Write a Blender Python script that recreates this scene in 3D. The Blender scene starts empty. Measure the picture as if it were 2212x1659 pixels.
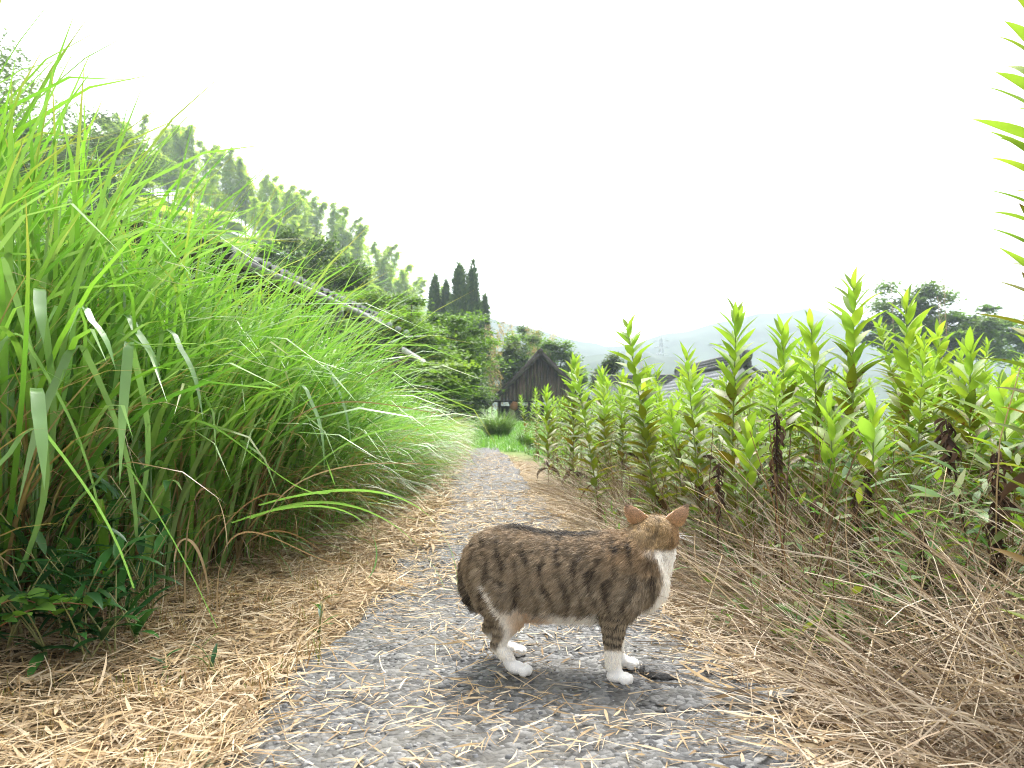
import bpy, math, random
import numpy as np
from mathutils import Matrix, Vector, Euler

# ------------------------------------------------------------------ scene, camera, light
scene = bpy.context.scene
col0 = scene.collection
R = math.radians
CAM_H = 0.494
PITCH = 2.5
F = 1609.0                      # focal length for a picture 2212 wide
cam_d = bpy.data.cameras.new('camera')
cam = bpy.data.objects.new('camera', cam_d)
col0.objects.link(cam)
cam.location = (0, 0, CAM_H)
cam.rotation_euler = (R(90 + PITCH), 0, 0)
cam_d.sensor_width = 36.0
cam_d.lens = 36.0 * F / 2212
cam_d.clip_start = 0.02
cam_d.clip_end = 5000
cam_d.dof.use_dof = True
cam_d.dof.focus_distance = 1.55
cam_d.dof.aperture_fstop = 9.0
scene.camera = cam

SUN_EL, SUN_AZ = 58.0, 12.0     # azimuth measured from +y towards +x
world = bpy.data.worlds.new('World')
scene.world = world
world.use_nodes = True
wn = world.node_tree.nodes
wl = world.node_tree.links
wn.clear()
wo = wn.new('ShaderNodeOutputWorld')
wb = wn.new('ShaderNodeBackground')
wh = wn.new('ShaderNodeHueSaturation')
ws = wn.new('ShaderNodeTexSky')
ws.sky_type = 'NISHITA'
ws.sun_disc = False
ws.sun_elevation = R(SUN_EL)
ws.sun_rotation = R(SUN_AZ)
ws.air_density = 1.0
ws.dust_density = 6.0
ws.ozone_density = 1.0
wh.inputs['Saturation'].default_value = 0.12     # an overcast sky: almost no blue
wb.inputs['Strength'].default_value = 0.15
wl.new(ws.outputs[0], wh.inputs['Color'])
wl.new(wh.outputs[0], wb.inputs['Color'])
wl.new(wb.outputs[0], wo.inputs['Surface'])

sun_d = bpy.data.lights.new('sun', 'SUN')
sun = bpy.data.objects.new('sun', sun_d)
col0.objects.link(sun)
sun_d.energy = 1.5
sun_d.angle = R(25)
sun_d.color = (1.0, 0.96, 0.9)
_sd = Vector((math.sin(R(SUN_AZ)) * math.cos(R(SUN_EL)), math.cos(R(SUN_AZ)) * math.cos(R(SUN_EL)), math.sin(R(SUN_EL))))
sun.rotation_euler = _sd.to_track_quat('Z', 'Y').to_euler()
sun.location = (0, 0, 30)

scene.view_settings.view_transform = 'Standard'
scene.view_settings.look = 'None'
scene.view_settings.exposure = 1.75
scene.view_settings.gamma = 1.0
scene.view_settings.use_curve_mapping = False
cy = scene.cycles
cy.max_bounces = 7
cy.diffuse_bounces = 3
cy.glossy_bounces = 2
cy.transmission_bounces = 5
cy.transparent_max_bounces = 4
cy.volume_bounces = 1
cy.filter_width = 1.05
cy.caustics_reflective = False
cy.caustics_refractive = False
cy.use_denoising = True
cy.use_adaptive_sampling = True
cy.adaptive_threshold = 0.012
try:
    cy.denoiser = 'OPENIMAGEDENOISE'
    cy.denoising_input_passes = 'RGB_ALBEDO_NORMAL'
    cy.denoising_prefilter = 'NONE'
except Exception:
    pass
scene.cycles_curves.shape = 'RIBBONS' if False else 'THICK'

# ------------------------------------------------------------------ helpers
rng = np.random.default_rng(7)
random.seed(7)
PI = math.pi

def P(px, py, d):
    """world point at depth d (metres along +y) seen at a photograph position (2212 wide)"""
    u, v = (px - 1106) / F, (829.5 - py) / F
    c, s = math.cos(R(PITCH)), math.sin(R(PITCH))
    y, z = c - v * s, s + v * c
    k = d / y
    return np.array((u * k, d, CAM_H + z * k))

_perm = np.random.default_rng(99).permutation(4096)
def _h(ix, iy, iz):
    return _perm[(_perm[(_perm[ix & 4095] + iy) & 4095] + iz) & 4095] / 4095.0
def vnoise(p):
    """value noise in -1..1 of (N,3) points"""
    p = np.asarray(p, float)
    i = np.floor(p).astype(np.int64)
    f = p - i
    f = f * f * (3 - 2 * f)
    x, y, z = i[:, 0], i[:, 1], i[:, 2]
    r = 0
    for dx in (0, 1):
        wx = f[:, 0] if dx else 1 - f[:, 0]
        for dy in (0, 1):
            wy = f[:, 1] if dy else 1 - f[:, 1]
            for dz in (0, 1):
                wz = f[:, 2] if dz else 1 - f[:, 2]
                r = r + wx * wy * wz * _h(x + dx, y + dy, z + dz)
    return r * 2 - 1
def fbm(p, o=3):
    p = np.asarray(p, float)
    r, a = 0, 1.0
    for k in range(o):
        r = r + a * vnoise(p * 2 ** k + 17.3 * k)
        a *= 0.5
    return r
def sstep(a, b, x):
    t = np.clip((np.asarray(x, float) - a) / (b - a), 0, 1)
    return t * t * (3 - 2 * t)
def U(a, b, n=None):
    return rng.uniform(a, b, n)

def mesh(name, V, FS, mat, col=None, smooth=False, mats=None, midx=None):
    """mesh data from numpy arrays; FS is one (M,k) array or a list of them"""
    V = np.asarray(V, np.float32)
    if not isinstance(FS, (list, tuple)):
        FS = [FS]
    FS = [np.asarray(f, np.int32) for f in FS if len(f)]
    me = bpy.data.meshes.new(name)
    nl = sum(f.size for f in FS)
    npoly = sum(len(f) for f in FS)
    me.vertices.add(len(V))
    me.vertices.foreach_set('co', V.ravel())
    me.loops.add(nl)
    me.loops.foreach_set('vertex_index', np.concatenate([f.ravel() for f in FS]))
    me.polygons.add(npoly)
    tot = np.concatenate([np.full(len(f), f.shape[1], np.int32) for f in FS])
    start = np.concatenate([[0], np.cumsum(tot)[:-1]]).astype(np.int32)
    me.polygons.foreach_set('loop_start', start)
    if smooth:
        me.polygons.foreach_set('use_smooth', np.ones(npoly, bool))
    if col is not None:
        a = me.color_attributes.new('Col', 'FLOAT_COLOR', 'POINT')
        c = np.ones((len(V), 4), np.float32)
        col = np.asarray(col, np.float32)
        c[:, :col.shape[1]] = col
        a.data.foreach_set('color', c.ravel())
    for m in (mats or [mat]):
        me.materials.append(m)
    if midx is not None:
        me.polygons.foreach_set('material_index', np.asarray(midx, np.int32))
    me.update(calc_edges=True)
    return me

def link(name, data, parent=None, loc=None, rot=None, scale=None):
    o = bpy.data.objects.new(name, data)
    col0.objects.link(o)
    if parent is not None:
        o.parent = parent
    if loc is not None:
        o.location = [float(v) for v in loc]
    if rot is not None:
        o.rotation_euler = rot
    if scale is not None:
        o.scale = (scale,) * 3 if isinstance(scale, (int, float)) else scale
    return o
def tag(o, label=None, cat=None, group=None, kind=None):
    if label: o['label'] = label
    if cat: o['category'] = cat
    if group: o['group'] = group
    if kind: o['kind'] = kind
    return o
def thing(name, label, cat, loc=(0, 0, 0), rz=0.0, group=None):
    o = link(name, None, None, loc, (0, 0, rz))
    o.empty_display_size = 0.1
    return tag(o, label, cat, group)
def copy_tree(o, parent=None):
    c = o.copy()
    col0.objects.link(c)
    c.parent = parent
    for ch in list(o.children):
        copy_tree(ch, c)
    return c

class MB:
    """collects pieces of one mesh"""
    def __init__(s):
        s.V, s.F, s.C, s.n = [], {}, [], 0
    def add(s, V, Fa, col=None):
        V = np.asarray(V, float)
        for f in (Fa if isinstance(Fa, list) else [Fa]):
            f = np.asarray(f, int)
            if len(f):
                s.F.setdefault(f.shape[1], []).append(f + s.n)
        s.V.append(V)
        if col is None: col = (0.5, 0.5, 0.5)
        c = np.asarray(col, float)
        s.C.append(np.tile(c, (len(V), 1)) if c.ndim == 1 else c)
        s.n += len(V)
    def box(s, c, size, rz=0.0, col=None, M=None):
        v = np.array([(x, y, z) for z in (-.5, .5) for y in (-.5, .5) for x in (-.5, .5)]) * np.asarray(size, float)
        if rz:
            k, q = math.cos(rz), math.sin(rz)
            v = np.c_[v[:, 0] * k - v[:, 1] * q, v[:, 0] * q + v[:, 1] * k, v[:, 2]]
        if M is not None:
            v = v @ np.asarray(M, float).T
        f = [(0, 2, 3, 1), (4, 5, 7, 6), (0, 1, 5, 4), (2, 6, 7, 3), (0, 4, 6, 2), (1, 3, 7, 5)]
        s.add(v + np.asarray(c, float), np.array(f), col)
    def bar(s, a, b, w, h, col=None):
        """box from a to b, w across, h high"""
        a, b = np.asarray(a, float), np.asarray(b, float)
        d = b - a; L = np.linalg.norm(d); d = d / L
        up = np.array((0, 0, 1.0))
        if abs(d[2]) > 0.98: up = np.array((0, 1.0, 0))
        sd = np.cross(d, up); sd /= np.linalg.norm(sd)
        up = np.cross(sd, d)
        s.box((a + b) / 2, (L, w, h), 0, col, np.c_[d, sd, up])
    def tube(s, pts, rad, n=6, col=None, cap=True):
        V, Fq, caps = tube(pts, rad, n)
        s.add(V, [Fq] + ([caps] if cap and n == 4 else []), col)
        if cap and n != 4:
            k = s.n - len(V)
            s.F.setdefault(n, []).append(np.array([np.arange(n)[::-1] + k, np.arange(n) + s.n - n]))
    def mesh(s, name, mat, smooth=False, usecol=True):
        return mesh(name, np.concatenate(s.V), [np.concatenate(f) for f in s.F.values()], mat,
                    np.concatenate(s.C) if usecol else None, smooth)
    def obj(s, name, mat, parent=None, smooth=False, loc=None, rot=None):
        return link(name, s.mesh(name, mat, smooth), parent, loc, rot)

def tube(pts, rad, n=6):
    pts = np.asarray(pts, float)
    m = len(pts)
    rad = np.broadcast_to(np.asarray(rad, float), (m,))
    t = np.gradient(pts, axis=0)
    t /= np.linalg.norm(t, axis=1)[:, None] + 1e-12
    ref = np.array((0, 0, 1.0)) if abs(t[:, 2]).mean() < 0.8 else np.array((1.0, 0, 0))
    a = np.cross(t, ref); a /= np.linalg.norm(a, axis=1)[:, None] + 1e-12
    b = np.cross(t, a)
    th = np.arange(n) * 2 * PI / n
    V = pts[:, None] + rad[:, None, None] * (np.cos(th)[None, :, None] * a[:, None] + np.sin(th)[None, :, None] * b[:, None])
    i = np.arange(m - 1)[:, None] * n
    j = np.arange(n)[None]
    k = (j + 1) % n
    Fq = np.stack([i + j, i + k, i + n + k, i + n + j], -1).reshape(-1, 4)
    caps = np.array([np.arange(n)[::-1], np.arange(n) + (m - 1) * n])
    return V.reshape(-1, 3), Fq, caps

def prof_grass(t): return np.minimum(1, 0.35 + 2.2 * t) * np.clip(1 - t, 0, 1) ** 0.55
def prof_lance(t): return np.clip(np.sin(PI * np.clip(t, 0, 1) ** 0.8), 0, 1) ** 0.95 * (1 - 0.12 * t) + 0.02
def prof_ovate(t): return np.clip(np.sin(PI * np.clip(t, 0, 1) ** 0.62), 0, 1) ** 0.75 + 0.02
def prof_straw(t): return 1 - 0.6 * t

def blades(base, az, el, droop, L, W, S=5, prof=prof_grass, power=1.4, bend=0.0, roll=0.0, fold=0.0, col=(.5, .5, .5), tipcol=None, tipstart=0.7):
    """many strip leaves at once; fold>0 gives a creased leaf with three verts across"""
    base = np.atleast_2d(np.asarray(base, float))
    N = len(base)
    b = lambda v: np.broadcast_to(np.asarray(v, float), (N,))[:, None]
    az, el, droop, L, W, bend, roll = map(b, (az, el, droop, L, W, bend, roll))
    t = np.linspace(0, 1, S + 1)[None]
    E = el - droop * t ** power
    A = az + bend * t
    Em, Am = (E[:, 1:] + E[:, :-1]) / 2, (A[:, 1:] + A[:, :-1]) / 2
    st = L / S
    z0 = np.zeros((N, 1))
    X = np.c_[z0, np.cumsum(np.cos(Em) * np.cos(Am) * st, 1)]
    Y = np.c_[z0, np.cumsum(np.cos(Em) * np.sin(Am) * st, 1)]
    Z = np.c_[z0, np.cumsum(np.sin(Em) * st, 1)]
    c = base[:, None] + np.stack([X, Y, Z], -1)
    sd = np.stack([-np.sin(A), np.cos(A), 0 * A], -1)
    nm = np.stack([-np.sin(E) * np.cos(A), -np.sin(E) * np.sin(A), np.cos(E)], -1)
    wv = sd * np.cos(roll)[..., None] + nm * np.sin(roll)[..., None]
    nv = nm * np.cos(roll)[..., None] - sd * np.sin(roll)[..., None]
    w = (W * prof(t) / 2)[..., None]
    col = np.broadcast_to(np.asarray(col, float), (N, 3))
    if fold:
        rings = np.stack([c - wv * w + nv * w * fold, c, c + wv * w + nv * w * fold], 2)
        k = 3
    else:
        rings = np.stack([c - wv * w, c + wv * w], 2)
        k = 2
    V = rings.reshape(-1, 3)
    per = (S + 1) * k
    i = np.arange(S)[:, None] * k
    j = np.arange(k - 1)[None]
    q = np.stack([i + j, i + j + 1, i + k + j + 1, i + k + j], -1).reshape(-1, 4)
    Fq = (q[None] + (np.arange(N) * per)[:, None, None]).reshape(-1, 4)
    C = np.repeat(col[:, None], S + 1, 1)
    if tipcol is not None:
        m = sstep(tipstart, 1.0, t)[..., None]
        C = C * (1 - m) + np.broadcast_to(np.asarray(tipcol, float), (N, 3))[:, None] * m
    C = np.repeat(C[:, :, None], k, 2).reshape(-1, 3)
    return V, Fq, C

def leafquads(base, az, el, L, W, roll=0.0, col=(.5, .5, .5), bow=0.25):
    """small pointed leaves: two bent quads sharing the midrib, as four corner points and a mid pair"""
    base = np.atleast_2d(np.asarray(base, float)); N = len(base)
    b = lambda v: np.broadcast_to(np.asarray(v, float), (N,))
    az, el, L, W, roll = map(b, (az, el, L, W, roll))
    d = np.stack([np.cos(el) * np.cos(az), np.cos(el) * np.sin(az), np.sin(el)], -1)
    sd = np.stack([-np.sin(az), np.cos(az), 0 * az], -1)
    nm = np.cross(d, sd)
    wv = sd * np.cos(roll)[:, None] + nm * np.sin(roll)[:, None]
    nv = np.cross(d, wv)
    m = base + d * (L * 0.42)[:, None] + nv * (L * 0.08)[:, None]
    tip = base + d * L[:, None] - nv * (L * bow * 0.3)[:, None]
    V = np.stack([base, m - wv * (W / 2)[:, None], tip, m + wv * (W / 2)[:, None]], 1).reshape(-1, 3)
    Fq = (np.array((0, 1, 2, 3))[None] + (np.arange(N) * 4)[:, None])
    col = np.broadcast_to(np.asarray(col, float), (N, 3))
    return V, Fq, np.repeat(col, 4, 0)

def mixcol(cols, n, jit=0.12):
    """n colours drawn between the listed ones"""
    cols = np.asarray(cols, float)
    i = rng.integers(0, len(cols), n); j = rng.integers(0, len(cols), n)
    t = rng.random((n, 1))
    return (cols[i] * t + cols[j] * (1 - t)) * (1 + rng.uniform(-jit, jit, (n, 1)))

# ------------------------------------------------------------------ materials
def new_mat(name):
    m = bpy.data.materials.new(name)
    m.use_nodes = True
    n = m.node_tree.nodes
    n.clear()
    out = n.new('ShaderNodeOutputMaterial')
    return m, n, m.node_tree.links, out
def leaf_mat(name, trans=0.35, rough=0.45, spec=0.35, color=None, tint=(1.12, 1.18, 0.65), spots=0.0, vary=0.25, spot_scale=120.0, sheen=0.0):
    m, n, l, out = new_mat(name)
    if color is None:
        a = n.new('ShaderNodeAttribute'); a.attribute_name = 'Col'; src = a.outputs['Color']
    else:
        a = n.new('ShaderNodeRGB'); a.outputs[0].default_value = (*color, 1); src = a.outputs[0]
    if vary:
        oi = n.new('ShaderNodeObjectInfo')
        mr = n.new('ShaderNodeMapRange')
        mr.inputs['To Min'].default_value = 1 - vary; mr.inputs['To Max'].default_value = 1 + vary
        l.new(oi.outputs['Random'], mr.inputs['Value'])
        mx = n.new('ShaderNodeVectorMath'); mx.operation = 'SCALE'
        l.new(src, mx.inputs[0]); l.new(mr.outputs[0], mx.inputs['Scale'])
        src = mx.outputs[0]
    if spots:
        tc = n.new('ShaderNodeTexCoord')
        nz = n.new('ShaderNodeTexNoise'); nz.inputs['Scale'].default_value = spot_scale; nz.inputs['Detail'].default_value = 3
        l.new(tc.outputs['Object'], nz.inputs['Vector'])
        cr = n.new('ShaderNodeValToRGB')
        cr.color_ramp.elements[0].position = 0.66 - 0.1 * spots; cr.color_ramp.elements[0].color = (0, 0, 0, 1)
        cr.color_ramp.elements[1].position = 0.72 - 0.1 * spots; cr.color_ramp.elements[1].color = (1, 1, 1, 1)
        l.new(nz.outputs['Fac'], cr.inputs[0])
        mm = n.new('ShaderNodeMix'); mm.data_type = 'RGBA'
        l.new(cr.outputs[0], mm.inputs[0]); l.new(src, mm.inputs[6]); mm.inputs[7].default_value = (0.10, 0.045, 0.015, 1)
        src = mm.outputs[2]
    p = n.new('ShaderNodeBsdfPrincipled')
    p.inputs['Roughness'].default_value = rough
    p.inputs['Specular IOR Level'].default_value = spec
    l.new(src, p.inputs['Base Color'])
    if trans > 0:
        tr = n.new('ShaderNodeBsdfTranslucent')
        tv = n.new('ShaderNodeVectorMath'); tv.operation = 'MULTIPLY'; tv.inputs[1].default_value = tint
        l.new(src, tv.inputs[0]); l.new(tv.outputs[0], tr.inputs['Color'])
        ms = n.new('ShaderNodeMixShader'); ms.inputs[0].default_value = trans
        l.new(p.outputs[0], ms.inputs[1]); l.new(tr.outputs[0], ms.inputs[2])
        l.new(ms.outputs[0], out.inputs['Surface'])
    else:
        l.new(p.outputs[0], out.inputs['Surface'])
    return m
def noise_mat(name, c1, c2, scale=8.0, rough=0.85, detail=6.0, bump=0.0, bscale=40.0, stretch=None, c3=None, spec=0.3, contrast=(0.35, 0.65), metal=0.0, vary=0.0):
    """two or three colours mixed by noise, with fine relief"""
    m, n, l, out = new_mat(name)
    tc = n.new('ShaderNodeTexCoord')
    mp = n.new('ShaderNodeMapping')
    if stretch: mp.inputs['Scale'].default_value = stretch
    l.new(tc.outputs['Object'], mp.inputs['Vector'])
    nz = n.new('ShaderNodeTexNoise'); nz.inputs['Scale'].default_value = scale; nz.inputs['Detail'].default_value = detail; nz.inputs['Roughness'].default_value = 0.65
    l.new(mp.outputs[0], nz.inputs['Vector'])
    cr = n.new('ShaderNodeValToRGB')
    cr.color_ramp.elements[0].position = contrast[0]; cr.color_ramp.elements[0].color = (*c1, 1)
    cr.color_ramp.elements[1].position = contrast[1]; cr.color_ramp.elements[1].color = (*c2, 1)
    if c3 is not None:
        e = cr.color_ramp.elements.new(0.5 * sum(contrast)); e.color = (*c3, 1)
    l.new(nz.outputs['Fac'], cr.inputs[0])
    src = cr.outputs[0]
    if vary:
        oi = n.new('ShaderNodeObjectInfo'); mr = n.new('ShaderNodeMapRange')
        mr.inputs['To Min'].default_value = 1 - vary; mr.inputs['To Max'].default_value = 1 + vary
        l.new(oi.outputs['Random'], mr.inputs['Value'])
        mx = n.new('ShaderNodeVectorMath'); mx.operation = 'SCALE'
        l.new(src, mx.inputs[0]); l.new(mr.outputs[0], mx.inputs['Scale']); src = mx.outputs[0]
    p = n.new('ShaderNodeBsdfPrincipled')
    p.inputs['Roughness'].default_value = rough
    p.inputs['Specular IOR Level'].default_value = spec
    p.inputs['Metallic'].default_value = metal
    l.new(src, p.inputs['Base Color'])
    if bump:
        nb = n.new('ShaderNodeTexNoise'); nb.inputs['Scale'].default_value = bscale; nb.inputs['Detail'].default_value = 8
        l.new(mp.outputs[0], nb.inputs['Vector'])
        bp = n.new('ShaderNodeBump'); bp.inputs['Strength'].default_value = bump; bp.inputs['Distance'].default_value = 0.01
        l.new(nb.outputs['Fac'], bp.inputs['Height']); l.new(bp.outputs[0], p.inputs['Normal'])
    l.new(p.outputs[0], out.inputs['Surface'])
    return m
def col_mat(name, rough=0.7, spec=0.3, vary=0.0):
    return leaf_mat(name, trans=0.0, rough=rough, spec=spec, vary=vary)

M = {}
M['grass'] = leaf_mat('grass_blade', trans=0.45, rough=0.33, spec=0.8, vary=0.12)
M['leaf'] = leaf_mat('leaf', trans=0.48, rough=0.5, spec=0.3, vary=0.15)
M['tree_leaf'] = leaf_mat('tree_leaf', trans=0.48, rough=0.55, spec=0.25, vary=0.1)
M['dry'] = leaf_mat('dry_leaf', trans=0.15, rough=0.7, spec=0.2, tint=(1.1, 1.0, 0.8), vary=0.18)
M['goldenrod_leaf'] = leaf_mat('goldenrod_leaf', trans=0.5, rough=0.5, spec=0.3, vary=0.14)
M['bark'] = noise_mat('bark', (0.05, 0.04, 0.03), (0.13, 0.11, 0.085), 12, 0.9, bump=0.5, bscale=60, stretch=(1, 1, .2))
M['stem'] = col_mat('stem', 0.6)
# ------------------------------------------------------------------ ground
def path_x(y):
    return 0.05 - 0.045 * np.clip(y, -2, 12) + 0.02 * np.sin(np.asarray(y) * 0.9)
def gz(x, y):
    """height of the ground"""
    x = np.asarray(x, float); y = np.asarray(y, float)
    q = x - path_x(y)
    near = 1 - sstep(14, 26, y)
    z = 0.66 * sstep(-0.80, -2.3, q) * (1 - .62 * sstep(2.5, 9, y)) * (1 - sstep(11, 17, y))                  # bank under the tall grass
    z = z - 0.10 * sstep(0.52, 0.85, q) * (1 - 0.6 * sstep(0.9, 1.6, q)) * near   # shallow dip along the broken edge
    z = z + 0.30 * sstep(12, 30, y) * (1 - sstep(-0.5, 3.0, x))                 # the grassy way rises a little
    z = z - 1.7 * sstep(1.5, 5.0, x) * sstep(8, 19, y)                          # fields lie lower
    z = z - 1.2 * sstep(25.5, 29.5, y) * sstep(-2.5, -0.6, x) * (1 - sstep(1.5, 5, x))
    z = z + 34 * np.clip((-x - 2) / 70, 0, 1) * sstep(42, 108, y)
    z = z + 7.5 * sstep(-5, -30, x) * sstep(10, 45, y) + 1.1 * sstep(-2.6, -6, x) * sstep(2, 9, y)   # wooded slope
    p = np.stack([x, y, 0 * x], -1).reshape(-1, 3)
    z = z + (0.012 * fbm(p * 3.1, 3)).reshape(x.shape) * (np.abs(q) > 0.45)
    return z

def sheet(xs, ys, zf):
    X, Y = np.meshgrid(xs, ys)
    V = np.stack([X, Y, zf(X, Y)], -1).reshape(-1, 3)
    nx, ny = len(xs), len(ys)
    i = np.arange(ny - 1)[:, None] * nx + np.arange(nx - 1)[None]
    Fq = np.stack([i, i + 1, i + nx + 1, i + nx], -1).reshape(-1, 4)
    return V, Fq
def axis(parts):
    return np.unique(np.round(np.concatenate([np.linspace(a, b, n) for a, b, n in parts]), 4))
xs = axis([(-900, -60, 15), (-60, -8, 27), (-8, -2.4, 29), (-2.4, 2.4, 121), (2.4, 10, 39), (10, 60, 21), (60, 900, 15)])
ys = axis([(-40, -3, 8), (-3, 0.6, 10), (0.6, 5, 111), (5, 13, 61), (13, 60, 75), (60, 880, 31)])
M['ground'] = noise_mat('ground_soil', (0.10, 0.075, 0.045), (0.22, 0.165, 0.09), 14, 0.95, bump=0.6, bscale=90, c3=(0.16, 0.12, 0.065))
def _ground_mat():
    # soil near the path, turning to green ground cover farther off
    m = M['ground']; n = m.node_tree.nodes; l = m.node_tree.links
    p = [x for x in n if x.type == 'BSDF_PRINCIPLED'][0]
    src = p.inputs['Base Color'].links[0].from_socket
    g = n.new('ShaderNodeNewGeometry'); sp = n.new('ShaderNodeSeparateXYZ'); l.new(g.outputs['Position'], sp.inputs[0])
    nz = n.new('ShaderNodeTexNoise'); nz.inputs['Scale'].default_value = 1.1; nz.inputs['Detail'].default_value = 5
    l.new(g.outputs['Position'], nz.inputs['Vector'])
    ad = n.new('ShaderNodeMath'); ad.operation = 'MULTIPLY_ADD'; ad.inputs[1].default_value = 3.0
    l.new(nz.outputs['Fac'], ad.inputs[0]); l.new(sp.outputs['Y'], ad.inputs[2])
    mr = n.new('ShaderNodeMapRange'); mr.inputs['From Min'].default_value = 9.5; mr.inputs['From Max'].default_value = 12.5
    l.new(ad.outputs[0], mr.inputs['Value'])
    gr = n.new('ShaderNodeValToRGB'); gr.color_ramp.elements[0].color = (0.075, 0.14, 0.02, 1); gr.color_ramp.elements[1].color = (0.13, 0.24, 0.035, 1)
    n2 = n.new('ShaderNodeTexNoise'); n2.inputs['Scale'].default_value = 6; n2.inputs['Detail'].default_value = 6; l.new(g.outputs['Position'], n2.inputs['Vector'])
    l.new(n2.outputs['Fac'], gr.inputs[0])
    mx = n.new('ShaderNodeMix'); mx.data_type = 'RGBA'
    l.new(mr.outputs[0], mx.inputs[0]); l.new(src, mx.inputs[6]); l.new(gr.outputs[0], mx.inputs[7])
    l.new(mx.outputs[2], p.inputs['Base Color'])
_ground_mat()
V, Fq = sheet(xs, ys, gz)
o = link('ground', mesh('ground', V, Fq, M['ground'], smooth=True))
tag(o, 'soil and grassy ground around the gravel path', None, None, 'structure')

# ------------------------------------------------------------------ path: worn asphalt with the stones showing
def path_mat():
    m, n, l, out = new_mat('worn_asphalt')
    tc = n.new('ShaderNodeTexCoord')
    vo = n.new('ShaderNodeTexVoronoi'); vo.inputs['Scale'].default_value = 95
    l.new(tc.outputs['Object'], vo.inputs['Vector'])
    cr = n.new('ShaderNodeValToRGB')
    e = cr.color_ramp.elements
    e[0].position, e[0].color = 0.0, (0.025, 0.026, 0.028, 1)
    e[1].position, e[1].color = 1.0, (0.215, 0.215, 0.21, 1)
    k = e.new(0.5); k.color = (0.08, 0.082, 0.085, 1)
    sep = n.new('ShaderNodeSeparateColor'); l.new(vo.outputs['Color'], sep.inputs[0]); l.new(sep.outputs[0], cr.inputs[0])
    nz = n.new('ShaderNodeTexNoise'); nz.inputs['Scale'].default_value = 6; nz.inputs['Detail'].default_value = 8; nz.inputs['Roughness'].default_value = 0.7
    l.new(tc.outputs['Object'], nz.inputs['Vector'])
    c2 = n.new('ShaderNodeValToRGB'); c2.color_ramp.elements[0].position = 0.38; c2.color_ramp.elements[0].color = (0, 0, 0, 1); c2.color_ramp.elements[1].position = 0.66; c2.color_ramp.elements[1].color = (1, 1, 1, 1)
    l.new(nz.outputs['Fac'], c2.inputs[0])
    dust = n.new('ShaderNodeMix'); dust.data_type = 'RGBA'
    sc = n.new('ShaderNodeMath'); sc.operation = 'MULTIPLY'; sc.inputs[1].default_value = 0.75; l.new(c2.outputs[0], sc.inputs[0])
    l.new(sc.outputs[0], dust.inputs[0]); l.new(cr.outputs[0], dust.inputs[6]); dust.inputs[7].default_value = (0.14, 0.132, 0.114, 1)
    p = n.new('ShaderNodeBsdfPrincipled'); p.inputs['Roughness'].default_value = 0.85; p.inputs['Specular IOR Level'].default_value = 0.3
    l.new(dust.outputs[2], p.inputs['Base Color'])
    b1 = n.new('ShaderNodeBump'); b1.inputs['Strength'].default_value = 0.9; b1.inputs['Distance'].default_value = 0.006
    l.new(vo.outputs['Distance'], b1.inputs['Height']); b1.invert = True
    n3 = n.new('ShaderNodeTexNoise'); n3.inputs['Scale'].default_value = 260; n3.inputs['Detail'].default_value = 4; l.new(tc.outputs['Object'], n3.inputs['Vector'])
    b2 = n.new('ShaderNodeBump'); b2.inputs['Strength'].default_value = 0.5; b2.inputs['Distance'].default_value = 0.003
    l.new(n3.outputs['Fac'], b2.inputs['Height']); l.new(b1.outputs[0], b2.inputs['Normal']); l.new(b2.outputs[0], p.inputs['Normal'])
    l.new(p.outputs[0], out.inputs['Surface'])
    return m
M['path'] = path_mat()
def path_edges(y):
    """left and right edge of the paved strip"""
    c = path_x(y)
    pl = np.stack([np.asarray(y) * 1.7, 0 * y, 0 * y + 3.3], -1)
    pr = np.stack([np.asarray(y) * 2.3, 0 * y + 9, 0 * y + 1.3], -1)
    half = 0.40 - 0.012 * np.clip(y, 0, 12)
    return c - half - 0.09 * (1 - sstep(1.2, 2.2, y)) + 0.06 * fbm(pl, 3), c + half + 0.035 * fbm(pr, 4) + 0.05 * (1 - sstep(1.2, 2.2, y))
py_ = axis([(-0.6, 0.7, 8), (0.7, 4, 160), (4, 11.2, 110)])
el_, er_ = path_edges(py_)
us = np.linspace(0, 1, 70)
X = el_[:, None] + (er_ - el_)[:, None] * us[None]
Y = np.repeat(py_[:, None], 70, 1)
pp = np.stack([X, Y, 0 * X], -1).reshape(-1, 3)
Z = (0.010 * fbm(pp * 5, 3) + 0.003 * fbm(pp * 45, 2)).reshape(X.shape) + 0.030
edge = np.minimum(us, 1 - us)[None] * (er_ - el_)[:, None]
Z = Z - 0.09 * (1 - sstep(0.0, 0.035, edge))
V = np.stack([X, Y, Z], -1).reshape(-1, 3)
i = np.arange(len(py_) - 1)[:, None] * 70 + np.arange(69)[None]
o = link('path', mesh('path', V, np.stack([i, i + 1, i + 71, i + 70], -1).reshape(-1, 4), M['path'], smooth=True))
tag(o, 'narrow worn asphalt path with stones showing', None, None, 'structure')
PATH_Z = 0.030
def top_z(x, y):
    """height of whatever is underfoot: path or ground"""
    a, b = path_edges(np.asarray(y, float))
    on = (x > a + .02) & (x < b - .02) & (y < 11)
    return np.where(on, PATH_Z + 0.006, gz(x, y) + 0.004)

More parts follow.
